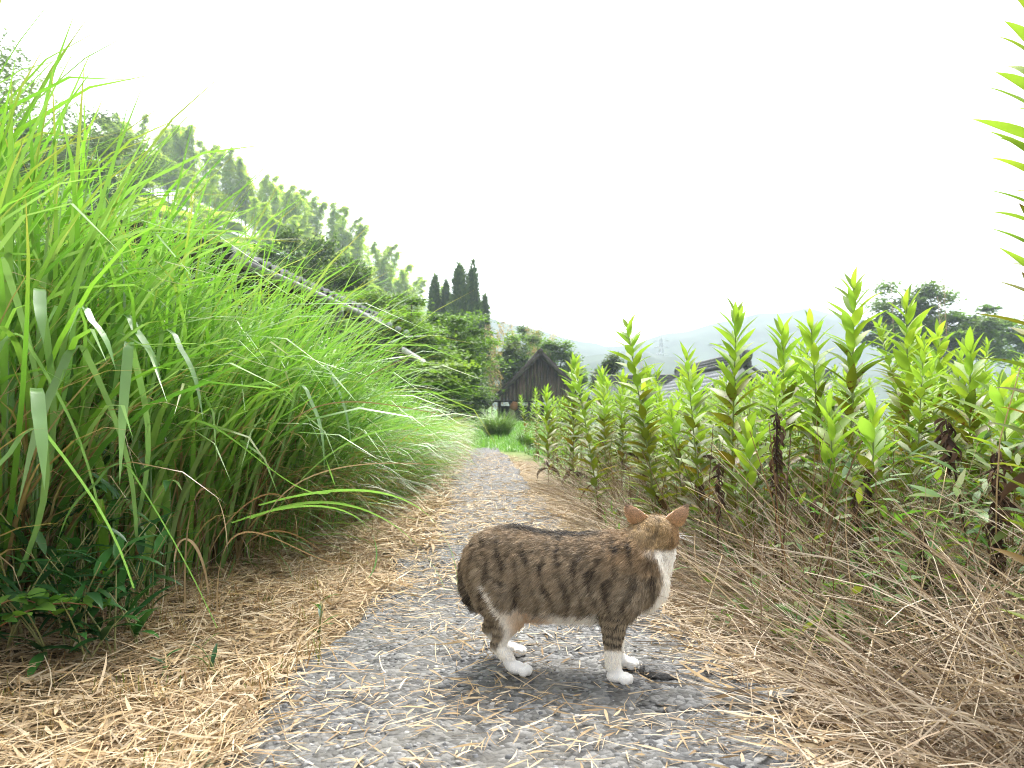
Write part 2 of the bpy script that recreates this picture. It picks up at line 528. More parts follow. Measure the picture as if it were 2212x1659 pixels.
# ------------------------------------------------------------------ mountains far behind
M['forest'] = noise_mat('forested_slope', (0.02, 0.036, 0.026), (0.05, 0.075, 0.05), 0.06, 0.95, detail=10, bump=0.6, bscale=0.3)
def mountain(name, label, pts, d, depth, seed):
    """a ridge whose crest runs through the listed bearings (photograph x, y) at distance d"""
    pts = np.array(pts, float)
    px = np.linspace(pts[0, 0], pts[-1, 0], 260)
    pyv = np.interp(px, pts[:, 0], pts[:, 1])
    k = np.ones(9) / 9
    pyv = np.convolve(np.pad(pyv, 4, 'edge'), k, 'valid')
    crest = np.array([P(a, b, d) for a, b in zip(px, pyv)])
    crest[:, 2] += d * 0.0035 * fbm(np.c_[crest[:, 0] * 30 / d, 0 * px + seed, 0 * px], 4)
    rows = []
    for s, kk in ((-1.0, 0.0), (-0.7, 0.3), (-0.4, 0.62), (-0.2, 0.83), (0, 1.0), (0.25, 0.8), (0.6, 0.4), (1.0, 0.0)):
        r = crest.copy()
        r[:, 1] += s * depth
        r[:, 2] = -2 + (crest[:, 2] + 2) * kk
        r[:, 2] += d * 0.006 * kk * fbm(np.c_[crest[:, 0] * 12 / d, 0 * px + s * 5 + seed, 0 * px], 3) * (s != 0)
        rows.append(r)
    V = np.concatenate(rows); n = len(px)
    i = np.arange(7)[:, None] * n + np.arange(n - 1)[None]
    o = link(name, mesh(name, V, np.stack([i, i + 1, i + n + 1, i + n], -1).reshape(-1, 4), M['forest'], smooth=True))
    tag(o, label, None, None, 'structure')
mountain('mountain', 'high wooded mountain ridge fading into pale haze',
         [(-900, 700), (300, 690), (900, 640), (1160, 712), (1270, 748), (1330, 752), (1420, 730), (1490, 712), (1600, 680), (1690, 668), (1790, 674), (1880, 690), (2050, 720), (2300, 700), (3000, 640), (3600, 690)], 430, 110, 4)
mountain('hill', 'low wooded hill in front of the hazy mountain',
         [(-600, 780), (700, 770), (1180, 790), (1275, 770), (1330, 758), (1390, 757), (1450, 768), (1560, 785), (1700, 800), (2000, 790), (2500, 770), (3200, 790)], 270, 60, 21)

# ------------------------------------------------------------------ haze
def haze(density):
    m = bpy.data.materials.new('haze')
    m.use_nodes = True
    n = m.node_tree.nodes; n.clear()
    out = n.new('ShaderNodeOutputMaterial')
    v = n.new('ShaderNodeVolumePrincipled')
    v.inputs['Color'].default_value = (0.76, 0.86, 1.0, 1)
    v.inputs['Density'].default_value = density
    v.inputs['Anisotropy'].default_value = 0.2
    m.node_tree.links.new(v.outputs[0], out.inputs['Volume'])
    b = MB(); b.box((0, 425, 58), (1840, 960, 124))
    o = b.obj('haze', m)
    tag(o, 'pale morning haze over the valley', None, None, 'stuff')
HAZE = 0.0009
if HAZE: haze(HAZE)
# ------------------------------------------------------------------ buildings
M['plank'] = noise_mat('weathered_plank', (0.042, 0.035, 0.034), (0.20, 0.135, 0.112), 3.0, 0.85, bump=0.4, bscale=30, stretch=(3.5, 3.5, 0.45), c3=(0.115, 0.086, 0.077), vary=0.2)
M['dark_wood'] = noise_mat('dark_wood', (0.018, 0.015, 0.013), (0.05, 0.04, 0.032), 5, 0.85, bump=0.3, stretch=(1, 1, .3))
M['grey_wood'] = noise_mat('grey_wood', (0.06, 0.052, 0.046), (0.15, 0.135, 0.12), 5, 0.9, bump=0.4, stretch=(.3, 1, 3))
M['roof_tin'] = noise_mat('old_roof_tin', (0.035, 0.032, 0.03), (0.10, 0.085, 0.075), 4, 0.7, bump=0.2)
M['tile'] = noise_mat('roof_tile', (0.22, 0.23, 0.25), (0.36, 0.37, 0.395), 9, 0.45, bump=0.1, spec=0.5, vary=0.12)
M['ridge_tile'] = noise_mat('ridge_tile', (0.055, 0.057, 0.062), (0.13, 0.133, 0.14), 9, 0.6)
M['plaster'] = noise_mat('cream_plaster', (0.36, 0.32, 0.25), (0.50, 0.46, 0.37), 2.5, 0.9)
M['white_paint'] = noise_mat('white_board', (0.45, 0.45, 0.44), (0.62, 0.62, 0.60), 6, 0.7)
M['gutter'] = noise_mat('gutter_grey', (0.11, 0.11, 0.105), (0.19, 0.19, 0.18), 12, 0.5, spec=0.5)
M['galv'] = noise_mat('galvanised_steel', (0.25, 0.27, 0.28), (0.36, 0.38, 0.39), 10, 0.5, metal=0.6)
M['cable'] = noise_mat('cable_black', (0.03, 0.03, 0.03), (0.05, 0.05, 0.05), 10, 0.7)
M['rust'] = noise_mat('rust_orange', (0.20, 0.085, 0.03), (0.34, 0.16, 0.06), 14, 0.85)
M['pale_straw'] = noise_mat('pale_straw', (0.30, 0.25, 0.19), (0.50, 0.44, 0.36), 30, 0.9)

# --- the dark gable-ended barn at the end of the path
def barn():
    d = 31.0
    apex = P(1166, 762, d); le = P(1062, 866, d); 
    cx = apex[0]; hw = cx - le[0] + 0.05; ez = le[2]; az = apex[2]
    base = float(gz(np.array([cx]), np.array([d]))[0]) - 0.05
    t = thing('barn', 'old dark brown wooden barn with a steep plank gable at the end of the path', 'barn', (cx, d, base), R(3))
    ez -= base; az -= base
    n = 26
    w = 2 * (hw - 0.12) / n
    for k in range(n):                                    # gable boards, each cut to the slope
        x0 = -hw + 0.12 + k * w + 0.006; x1 = x0 + w - 0.012
        f = lambda x: ez + (az - ez) * (1 - abs(x) / hw) - 0.16
        zb = ez + 0.02 + random.uniform(-.02, .02)
        th = 0.03 + random.uniform(0, .014)
        pts = [(x0, zb), (x1, zb), (x1, max(zb + .01, f(x1)))]
        if x0 < 0 < x1: pts.append((0, f(0)))
        pts.append((x0, max(zb + .01, f(x0))))
        m = len(pts)
        V = [(x, 0, z) for x, z in pts] + [(x, -th, z) for x, z in pts]
        b = MB()
        b.add(V, [np.array([list(range(m))]), np.array([list(range(2 * m - 1, m - 1, -1))]), np.array([(i, i + m, (i + 1) % m + m, (i + 1) % m) for i in range(m)])])
        b.obj('plank', M['plank'], t)
    roof = MB()
    L = 6.5
    for s in (-1, 1):                                     # two roof slopes with thickness
        a = np.array((s * (hw + 0.22), -0.5, ez - 0.24)); c = np.array((0, -0.5, az + 0.03))
        nrm = np.array((s * (az - ez), 0, hw)); nrm /= np.linalg.norm(nrm)
        q = [a, c, c + (0, L, 0), a + (0, L, 0)]
        V = [p for p in q] + [p - nrm * 0.12 for p in q]
        roof.add(V, np.array([(0, 1, 2, 3), (7, 6, 5, 4), (0, 4, 5, 1), (2, 6, 7, 3), (0, 3, 7, 4)]))
    r = roof.obj('roof', M['roof_tin'], t)
    b = MB(); b.tube([(0, -0.52, az + .04), (0, L - .5, az + .04)], 0.10, 8); b.obj('ridge_cap', M['roof_tin'], r, True)
    for s in (-1, 1):                                     # barge boards along the gable edge
        b = MB(); b.bar((s * (hw + 0.2), -0.47, ez - 0.27), (s * 0.02, -0.47, az - 0.06), 0.05, 0.2); b.obj('barge_board', M['dark_wood'], t)
    b = MB(); b.bar((-hw - .1, -0.05, ez - .02), (hw + .1, -0.05, ez - .02), 0.12, 0.07); b.obj('tie_beam', M['dark_wood'], t)
    for x in (-hw * .82, -hw * .2, hw * .4, hw * .85):
        b = MB(); b.box((x, 0.1, (ez - .05) / 2), (0.14, 0.14, ez - .05)); b.obj('post', M['dark_wood'], t)
    b = MB(); b.box((0, 0.5, ez * .5 - .1), (hw * 1.65, 0.08, ez - .2)); b.obj('inner_wall', M['dark_wood'], t)
    for k in range(5):                                    # boards of the low front wall
        b = MB(); b.box((random.uniform(-.04, .04), -0.02 - .012 * (k % 2), 0.10 + k * 0.2), (hw * 1.62, 0.03, 0.19)); b.obj('wall_board', M['grey_wood'], t)
    s = thing('straw_bundle', 'pale straw bundle bound in orange rust cloth hanging under the barn eaves', 'straw bundle', (cx - hw * .56, d - 0.22, base + ez - .62))
    b = MB(); b.tube([(0.12, 0, .58), (.10, 0, .48), (.05, 0, .36), (0.0, 0, .26)], [.10, .14, .17, .13], 8); b.obj('binding', M['rust'], s, True)
    N = 60
    a_ = U(0, 2 * PI, N); rr = U(0, .13, N)
    V, Fq, C = blades(np.c_[rr * np.cos(a_), rr * np.sin(a_) * .6, np.full(N, .30)], a_, R(-78) + U(-.15, .15, N), 0.1, U(.28, .40, N), .022, 3, prof_straw)
    link('bristle_fan', mesh('bristle_fan', V, Fq, M['pale_straw']), s)
barn()

# --- tiled house in the fields
def house(name, label, ridge_near, ridge_far, half, drop, ground, tiles, wallmat, group=None):
    a, b = np.array(ridge_near, float), np.array(ridge_far, float)
    L = np.linalg.norm((b - a)[:2]); rz = math.atan2(b[1] - a[1], b[0] - a[0])
    t = thing(name, label, 'house', (a[0], a[1], ground), rz, group)
    rh = a[2] - ground; eh = rh - drop
    w = half - 0.45
    mb = MB()                                             # walls with gable ends
    zt = rh - drop * (w / half) - .12
    for x0 in (0.35, L - 0.35):
        mb.add([(x0, -w, 0), (x0, w, 0), (x0, w, zt), (x0, 0, rh - .12), (x0, -w, zt)], np.array([(0, 1, 2, 3, 4)] if x0 > 1 else [(4, 3, 2, 1, 0)]))
    for s in (-1, 1):
        mb.add([(0.35, s * w, 0), (L - .35, s * w, 0), (L - .35, s * w, zt), (0.35, s * w, zt)], np.array([(0, 1, 2, 3)] if s < 0 else [(3, 2, 1, 0)]))
    mb.obj('wall', wallmat, t)
    for s in (-1, 1):
        sl = math.hypot(half, drop); ang = math.atan2(drop, half)
        deck = MB()
        nrm = np.array((0, s * math.sin(ang), math.cos(ang)))
        q = [np.array((0, 0, rh)), np.array((L, 0, rh)), np.array((L, s * half, eh)), np.array((0, s * half, eh))]
        V = q + [p - nrm * .09 for p in q]
        fs = [(0, 1, 2, 3), (7, 6, 5, 4), (0, 4, 5, 1), (1, 5, 6, 2), (2, 6, 7, 3), (3, 7, 4, 0)]
        deck.add(V, np.array([f if s < 0 else f[::-1] for f in fs]))
        rf = deck.obj('roof', M['ridge_tile'], t)
        for x0 in (0.0,):                                 # barge board under the tile edge
            bb = MB(); bb.bar(np.array((-.03, s * .05, rh - .14)), np.array((-.03, s * half, eh - .12)), .04, .17); bb.obj('barge_board', M['white_paint'], rf)
            bb = MB(); bb.bar(np.array((0.02, s * .03, rh + .05)), np.array((0.02, s * (half + .02), eh + .05)), .16, .09); bb.obj('verge_tile', M['ridge_tile'], rf)
        nx, nr = (25, 12) if tiles == 'each' and s > 0 else (26, 13)
        tw, tl = L / nx, sl / nr
        # one pan tile: a wave across, lapped over the course below
        u = np.linspace(0, 1, 7)
        prof = 0.035 * np.cos(u * 2 * PI) ** 1 * np.where(u > .5, 1.0, .6)
        V = []
        for v_, lift in ((0, 0.012), (1.12, 0.05)):
            for uu, pz in zip(u, prof): V.append(((uu) * tw, v_ * tl, pz + lift))
        for uu, pz in zip(u, prof): V.append((uu * tw, 1.12 * tl, pz + .008))
        fs = [(i, i + 1, i + 8, i + 7) for i in range(6)] + [(7 + i, 8 + i, 15 + i, 14 + i) for i in range(6)]
        Vt = np.array(V)
        ca, sa = math.cos(ang), math.sin(ang)
        if tiles == 'each' and s > 0:
            W = np.c_[Vt[:, 0], s * (Vt[:, 1] * ca + Vt[:, 2] * sa), -Vt[:, 1] * sa + Vt[:, 2] * ca]
            me = mesh('tile', W, np.array([f if s < 0 else f[::-1] for f in fs]), M['tile'], smooth=False)
            for r_ in range(nr):
                for c_ in range(nx):
                    link('tile', me, rf, (c_ * tw, s * r_ * tl * ca, rh - r_ * tl * sa + .012))
        else:
            allb = MB()
            for r_ in range(nr):
                for c_ in range(nx):
                    q_ = Vt + (c_ * tw, r_ * tl, .012)
                    allb.add(np.c_[q_[:, 0], s * (q_[:, 1] * ca + q_[:, 2] * sa), rh - q_[:, 1] * sa + q_[:, 2] * ca], np.array([f if s < 0 else f[::-1] for f in fs]))
            tag(allb.obj('tile_courses', M['tile'], rf), kind='stuff')
    rb = MB()
    for k, (hh, ww) in enumerate(((.12, .34), (.10, .28), (.10, .22))):
        rb.box((L / 2, 0, rh + .08 + k * .10), (L + .1 - .02 * k, ww, hh))
    rd = rb.obj('ridge', M['ridge_tile'], t)
    cp = MB(); cp.tube([(-.08, 0, rh + .36), (L + .08, 0, rh + .36)], .085, 8); cp.obj('ridge_cap', M['ridge_tile'], rd, True)
    for x0 in (-0.1, L + .1):                             # ornamental end tile
        e = MB()
        th = np.linspace(0, 2 * PI, 13)[:-1]
        rr = np.where(np.sin(th) > .5, .20, .16)
        Vv = [(x0 - .05, math.cos(a_) * r_, rh + .26 + math.sin(a_) * r_) for a_, r_ in zip(th, rr)] + [(x0 + .05, math.cos(a_) * r_, rh + .26 + math.sin(a_) * r_) for a_, r_ in zip(th, rr)]
        m = 12
        e.add(Vv, [np.array([list(range(m))[::-1]]), np.array([list(range(m, 2 * m))]), np.array([(i, (i + 1) % m, (i + 1) % m + m, i + m) for i in range(m)])])
        e.obj('end_tile', M['ridge_tile'], rd)
    return t
pn = P(1610, 764, 22.0); pf = P(1467, 796, 29.0)
h1 = house('tiled_house', 'house with pale grey tiled roof and cream gable wall beyond the goldenrods', (pn[0], 22, pn[2] - .35), (pf[0], 29, pn[2] - .35), 2.7, 1.85, -1.75, 'each', M['plaster'])
wb_ = MB(); wb_.box((0.345, -0.5, 1.75), (.03, 1.0, .8)); w_ = wb_.obj('window', M['dark_wood'], h1)
wb_ = MB()
for y_ in (-1.02, 0.02): wb_.box((0.335, y_, 1.75), (.06, .05, .86))
for z_ in (1.33, 2.17): wb_.box((0.333, -.5, z_), (.06, 1.0, .05))
wb_.obj('frame', M['white_paint'], w_)
p2 = P(1790, 802, 35)
house('tiled_house', 'second grey tiled house seen behind the cream gabled house', (p2[0], 35, p2[2] - .35), (p2[0] - 4.2, 36.5, p2[2] - .35), 2.4, 1.5, -1.9, 'joined', M['plaster'])
p3 = P(1440, 812, 33)
house('tiled_shed', 'low tiled outbuilding beside the pale grey roofed house', (p3[0] + 1.0, 33, p3[2] - .35), (p3[0] - 3.0, 34, p3[2] - .35), 1.6, .7, -1.75, 'joined', M['plaster'])
def antenna():
    b0 = P(1555, 768, 25.0); top = P(1555, 741, 25.0)
    t = thing('roof_antenna', 'thin metal television antenna standing on the pale tiled ridge', 'antenna', (b0[0], 25, b0[2] - .35))
    H = top[2] - b0[2] + .35
    b = MB(); b.tube([(0, 0, -.1), (0, 0, H)], .014, 6); b.obj('mast', M['galv'], t)
    b = MB(); b.tube([(-.35, 0, H - .08), (.35, 0, H - .02)], .010, 6); bo = b.obj('boom', M['galv'], t)
    for k in range(6):
        x = -.32 + k * .128; q = .34 - .03 * k
        b = MB(); b.tube([(x, -q, H - .05), (x, q, H - .05)], .006, 5); b.obj('element', M['galv'], bo)
antenna()

# --- low eave of the house behind the grass bank
def eave_house():
    far = P(812, 690, 12.0); dirv = np.array((0.124, 1.0)); dirv /= np.linalg.norm(dirv)
    L = 4.8
    z = far[2]
    near = far[:2] - dirv * L
    rz = math.atan2(dirv[1], dirv[0])
    g = float(gz(np.array([near[0] - .9]), np.array([near[1] + 3]))[0])
    t = thing('eave_house', 'dark wooden house with low tiled eave and grey gutter behind the grass bank', 'house', (near[0], near[1], g), rz)
    z -= g
    # local x runs along the eave, +y goes away from the path (up the roof)
    sl, an = 1.9, R(14)
    deck = MB()
    nrm = np.array((0, -math.sin(an), math.cos(an)))
    q = [np.array((0, 0.02, z + .06)), np.array((L, 0.02, z + .06)), np.array((L, sl * math.cos(an), z + .06 + sl * math.sin(an))), np.array((0, sl * math.cos(an), z + .06 + sl * math.sin(an)))]
    V = q + [p - nrm * .06 for p in q]
    deck.add(V, np.array([(0, 1, 2, 3), (7, 6, 5, 4), (0, 4, 5, 1), (1, 5, 6, 2), (2, 6, 7, 3), (3, 7, 4, 0)]))
    rf = deck.obj('roof', M['roof_tin'], t)
    n = 22
    u = np.linspace(0, 1, 7)
    V = [(uu * L / n, v_, .02 + .028 * math.cos(uu * 2 * PI) + lf) for v_, lf in ((-.05, .02), (.32, 0)) for uu in u] + [(uu * L / n, -.05, .0 + .028 * math.cos(uu * 2 * PI)) for uu in u]
    fs = [(i, i + 1, i + 8, i + 7) for i in range(6)] + [(14 + i, 15 + i, 1 + i, i) for i in range(6)]
    V = np.array(V); ca, sa = math.cos(an), math.sin(an)
    me = mesh('tile', np.c_[V[:, 0], V[:, 1] * ca - V[:, 2] * sa, V[:, 1] * sa + V[:, 2] * ca], np.array(fs), M['ridge_tile'])
    for r_ in range(6):
        for c_ in range(n):
            link('tile', me, rf, (c_ * L / n, .02 + r_ * .31 * ca, z + .065 + r_ * .31 * sa))
    b = MB(); b.bar((0, .03, z - .03), (L, .03, z - .03), .03, .11); b.obj('fascia', M['dark_wood'], t)
    b = MB(); b.tube([(0.0, -.07, z - .03), (L + .03, -.07, z - .05)], .05, 10); gu = b.obj('gutter', M['gutter'], t, True)
    for k in range(12):
        b = MB(); x = .25 + k * .56
        b.tube([(x, -.07, z - .035), (x + .02, -.07, z - .035)], .056, 10); b.obj('bracket', M['galv'], gu)
    b = MB(); b.box((2.9, -.07, z - .13), (.11, .11, .16)); b.tube([(2.9, -.07, z - .18), (2.9, -.05, z - .30), (2.9, .12, z - .46)], .035, 8); b.obj('rain_head', M['gutter'], gu)
    for k in range(14):
        b = MB(); x = .1 + k * (L - .2) / 13
        b.bar((x, .06, z - .06), (x, 1.3, z - .06 + 1.24 * math.tan(an)), .05, .07); b.obj('rafter', M['dark_wood'], t)
    for k in range(4):
        b = MB(); x = .4 + k * (L - 1.1) / 3
        b.box((x, .75, (z + .15) / 2), (.12, .12, z + .15)); b.obj('post', M['dark_wood'], t)
    b = MB(); b.box((L / 2 - .4, .75, z + .08), (L - .7, .13, .14)); b.obj('beam', M['dark_wood'], t)
    b = MB(); b.box((L / 2 - .6, 1.6, (z + .28) / 2), (L - 1.3, .1, z + .28)); b.obj('wall', M['dark_wood'], t)
eave_house()
def small_roof(px0, py0, px1, py1, d0, d1, label):
    a, b = P(px0, py0, d0), P(px1, py1, d1)
    g = min(float(gz(np.array([a[0]]), np.array([a[1]]))[0]), float(gz(np.array([b[0]]), np.array([b[1]]))[0])) - .05
    t = thing('garden_shed', label, 'shed', (a[0], a[1], g), math.atan2(b[1] - a[1], b[0] - a[0]))
    L = np.linalg.norm((b - a)[:2]); z0, z1 = a[2] - g, b[2] - g
    W = 1.5
    r = MB()
    q = [np.array((0, 0, z0)), np.array((L, 0, z1)), np.array((L, W, z1 + .5)), np.array((0, W, z0 + .5))]
    V = q + [p - np.array((0, 0, .05)) for p in q]
    r.add(V, np.array([(0, 1, 2, 3), (7, 6, 5, 4), (0, 4, 5, 1), (1, 5, 6, 2), (2, 6, 7, 3), (3, 7, 4, 0)]))
    rf = r.obj('roof', M['roof_tin'], t)
    e = MB(); e.bar((0, -.02, z0 - .01), (L, -.02, z1 - .01), .04, .1); e.obj('eave_board', M['white_paint'], rf)
    for x in (.12, L - .12):
        for y_ in (.15, W - .15):
            p = MB(); p.box((x, y_, z0 / 2 - .03), (.09, .09, z0 - .04 - (z0 - z1) * x / L)); p.obj('post', M['dark_wood'], t)
    w = MB(); w.box((L / 2, W - .3, z1 * .5), (L - .3, .05, z1 * .98)); w.obj('wall', M['dark_wood'], t)
small_roof(868, 754, 915, 782, 14.5, 16.2, 'small shed with a pale eave board half hidden by maples')
small_roof(945, 802, 990, 826, 17.5, 19.5, 'lower shed eave poking from the shrubs behind the lawn')

# --- lattice pylon on the hill and a service cable
def pylon():
    d = 300.0
    top = P(1429, 727, d); base = P(1429, 812, d)
    H = top[2] - base[2] + 3
    t = thing('lattice_pylon', 'tall lattice electricity pylon standing before the hazy mountain', 'pylon', (base[0], d, base[2] - 3))
    ht = lambda k: 1.9 * (1 - k) ** 1.15 + .28
    legs = []
    for sx, sy in ((-1, -1), (1, -1), (1, 1), (-1, 1)):
        ks = np.linspace(0, 1, 8)
        b = MB(); b.tube([(sx * ht(k), sy * ht(k), k * H) for k in ks], .13, 4); b.obj('leg', M['galv'], t)
    br = MB()
    N = 9
    for i in range(N):
        k0, k1 = i / N, (i + 1) / N
        c0 = [(-ht(k0), -ht(k0)), (ht(k0), -ht(k0)), (ht(k0), ht(k0)), (-ht(k0), ht(k0))]
        c1 = [(-ht(k1), -ht(k1)), (ht(k1), -ht(k1)), (ht(k1), ht(k1)), (-ht(k1), ht(k1))]
        for j in range(4):
            k = (j + 1) % 4
            br.tube([(*c0[j], k0 * H), (*c1[k], k1 * H)], .07, 4); br.tube([(*c0[k], k0 * H), (*c1[j], k1 * H)], .07, 4)
    tag(br.obj('bracing', M['galv'], t), kind='stuff')
    for k in (.62, .77, .91):
        b = MB()
        b.tube([(-3.0, 0, k * H), (3.0, 0, k * H)], .12, 4); b.tube([(-3.0, 0, k * H), (0, 0, k * H + .9)], .07, 4); b.tube([(3.0, 0, k * H), (0, 0, k * H + .9)], .07, 4)
        b.obj('cross_arm', M['galv'], t)
pylon()
def wire(name, label, a, b, sag, r):
    tt = np.linspace(0, 1, 15)
    pts = np.array([a + (b - a) * k for k in tt]); pts[:, 2] -= sag * 4 * tt * (1 - tt)
    mb = MB(); mb.tube(pts, r, 5)
    tag(mb.obj(name, M['cable'], smooth=True), label, 'cable')
wire('service_cable', 'black overhead cable sagging from the rounded tree to the pale tiled roof', P(1275, 804, 36), np.array((pf[0], 29.0, pn[2] - .32)), .12, .018)
# ------------------------------------------------------------------ trees
def limb(mb, a, b, r0, r1, wob=0.08, n=5):
    t = np.linspace(0, 1, n)[:, None]
    p = a + (b - a) * t
    L = np.linalg.norm(b - a)
    p[1:-1] += rng.normal(0, wob * L * .3, (n - 2, 3))
    mb.tube(p, np.linspace(r0, r1, n), 6)
def tree(name, label, loc, H, rx, rz_, zc, nclump, per, leaf, cols, group=None, cat='tree', flat=0.55, cr=None, trunk=0.12, lean=(0, 0), el=(-.5, .5), rnd=0.35):
    """trunk with limbs to the clumps; crown of leaf-sized faces in uneven clumps"""
    loc = np.array(loc, float)
    loc[2] = float(gz(loc[:1], loc[1:2])[0]) - .05 if loc[2] is None or np.isnan(loc[2]) else loc[2]
    t = thing(name, label, cat, loc, 0, group)
    cr = cr or rx * .33
    d = rng.normal(0, 1, (nclump, 3)); d /= np.linalg.norm(d, axis=1)[:, None]
    r = rng.random(nclump) ** .45 * (1 + rng.uniform(-rnd, rnd * .6, nclump))
    c = d * r[:, None] * np.array((rx, rx, rz_)) + np.array((lean[0], lean[1], zc))
    c[:, 2] = np.maximum(c[:, 2], 0.25 * H * .3)
    tr = MB()
    top = np.array((lean[0] * .7, lean[1] * .7, min(H * .8, zc + rz_ * .5)))
    limb(tr, np.zeros(3), top, trunk, trunk * .25, .05, 7)
    for k in rng.choice(nclump, min(nclump, 16), replace=False):
        f = rng.uniform(.3, .8)
        limb(tr, top * f, c[k], trunk * .4 * (1 - f * .5), trunk * .08, .12)
    tr.obj('trunk', M['bark'], t, True)
    size = cr * rng.uniform(.6, 1.25, nclump)
    per = int(per * 1.5); n = nclump * per
    ci = np.repeat(np.arange(nclump), per)
    g = rng.normal(0, 1, (n, 3)) * (size[ci] * .5)[:, None] * np.array((1, 1, flat))
    pos = c[ci] + g
    cc = mixcol(cols, nclump, .15)[ci] * (1 + rng.uniform(-.22, .22, (n, 1)))
    V, Fq, C = leafquads(pos, U(0, 2 * PI, n), U(el[0], el[1], n), leaf[0] * U(.75, 1.4, n), leaf[1] * U(.8, 1.4, n), U(-.6, .6, n), cc)
    link('crown', mesh('crown', V, Fq, M['tree_leaf'], C), t)
    return t
G_MID = [(.14, .25, .035), (.11, .20, .032), (.18, .29, .04), (.08, .15, .028)]
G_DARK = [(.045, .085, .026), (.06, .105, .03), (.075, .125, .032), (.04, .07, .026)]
G_YEL = [(.20, .30, .045), (.16, .25, .04), (.23, .33, .05), (.13, .21, .035)]
G_GREY = [(.10, .155, .06), (.08, .13, .05), (.13, .18, .065)]
nan = float('nan')
def at(px, py, d):
    p = P(px, py, d); return (p[0], d, nan)
def zrel(px, py, d):
    p = P(px, py, d)
    return p[2] - float(gz(np.array([p[0]]), np.array([p[1]]))[0]) + .05
def tree_px(name, label, px, ytop, ybot, wpx, d, leaf, cols, ncl, per, **k):
    """a tree whose crown shows between ytop and ybot, wpx wide, at distance d"""
    zt, zb = zrel(px, ytop, d), zrel(px, ybot, d)
    rx = wpx * d / F / 2
    return tree(name, label, at(px, ybot, d), zt, rx * .95, (zt - zb) / 2 * .95, (zt + zb) / 2, ncl, per, leaf, cols, **k)

tree_px('evergreen_oak', 'tall dark evergreen oak rising above the grass bank', -20, 75, 620, 380, 46, (.30, .15), G_GREY, 100, 170, flat=.6, trunk=.4, rnd=.5)
tree_px('evergreen_oak', 'loose evergreen branch tree between the tall oak and the bamboo', 215, 235, 560, 260, 50, (.30, .14), G_GREY, 45, 130, flat=.45, trunk=.16, rnd=.5)
tree_px('camphor_tree', 'dark green round tree rising over the low tiled eave', 655, 500, 760, 230, 30, (.22, .10), G_DARK, 60, 170, flat=.7, trunk=.16, el=(-.2, 1.0))
tree_px('camphor_tree', 'dark shrubby tree pressed against the house eave', 745, 560, 800, 170, 27, (.19, .09), G_DARK, 45, 150, flat=.7, trunk=.12, el=(-.2, 1.0))
tree_px('young_oak', 'mid green leafy tree growing above the grass tips', 340, 440, 680, 260, 36, (.24, .11), G_MID, 50, 150, flat=.55, trunk=.12)
tree_px('young_oak', 'mid green leafy tree standing behind the tiled eave', 500, 530, 740, 230, 36, (.24, .11), G_MID, 50, 150, flat=.55, trunk=.12)
# maples over the lawn: flat sprays
tree_px('maple_tree', 'broad maple with layered sprays above the lawn', 850, 640, 860, 270, 19, (.10, .075), G_MID + G_YEL[1:2], 75, 190, flat=.28, cr=.55, trunk=.13, el=(-.35, .2))
tree_px('maple_tree', 'maple with drooping layered boughs below the junipers', 965, 655, 880, 210, 22, (.10, .075), G_MID, 75, 190, flat=.28, cr=.6, trunk=.13, el=(-.35, .2))
tree_px('maple_tree', 'yellow green maple crown under the bamboo slope', 800, 620, 760, 210, 24, (.12, .08), G_YEL + G_MID, 60, 170, flat=.3, cr=.65, trunk=.13, el=(-.35, .2))
tree_px('maple_tree', 'small bright maple beside the pale shed eave', 925, 770, 900, 150, 14.5, (.085, .06), G_MID + G_YEL[:1], 50, 170, flat=.3, cr=.3, trunk=.07, el=(-.35, .2))
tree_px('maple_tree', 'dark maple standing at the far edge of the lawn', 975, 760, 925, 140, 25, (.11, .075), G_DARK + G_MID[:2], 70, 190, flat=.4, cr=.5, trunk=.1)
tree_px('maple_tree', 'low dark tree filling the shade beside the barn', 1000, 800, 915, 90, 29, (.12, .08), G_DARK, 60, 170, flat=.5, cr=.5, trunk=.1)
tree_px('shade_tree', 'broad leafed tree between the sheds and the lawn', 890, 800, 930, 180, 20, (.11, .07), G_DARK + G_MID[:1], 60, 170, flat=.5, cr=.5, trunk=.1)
# trees behind the barn
tree_px('grove_tree', 'ivy clad round tree behind the barn ridge', 1105, 712, 880, 110, 40, (.17, .11), G_GREY + G_MID[:2], 60, 170, flat=.7, trunk=.16)
tree_px('grove_tree', 'pale leafy tree rising behind the barn roof', 1200, 735, 880, 120, 44, (.18, .11), G_MID, 60, 170, flat=.6, trunk=.16)
tree_px('grove_tree', 'small rounded tree beside the barn eave', 1245, 790, 880, 60, 40, (.16, .10), G_MID + G_GREY, 40, 150, flat=.6, trunk=.12)
tree_px('grove_tree', 'yellowish tree standing above the barn peak', 1150, 706, 850, 110, 50, (.18, .11), G_YEL[1:] + G_MID, 60, 170, flat=.6, trunk=.16)
tree_px('round_tree', 'small dark round tree alone before the blue hill', 1311, 768, 870, 70, 36, (.14, .085), G_DARK + G_GREY, 55, 190, flat=.7, trunk=.11)
# trees over the field
tree_px('field_tree', 'grey green tree rising behind the tall goldenrods', 1955, 612, 800, 170, 55, (.38, .19), G_GREY + G_MID[:2], 60, 130, flat=.5, trunk=.1, rnd=.45)
tree_px('field_tree', 'darker low tree at the edge of the goldenrod field', 2085, 655, 800, 160, 52, (.36, .18), G_MID + G_GREY, 50, 130, flat=.5, trunk=.09, rnd=.45)
tree_px('field_tree', 'bushy tree beyond the goldenrods beside the spent grass plumes', 2260, 640, 820, 200, 55, (.36, .18), G_MID + G_GREY, 50, 120, flat=.5, trunk=.09, rnd=.45)

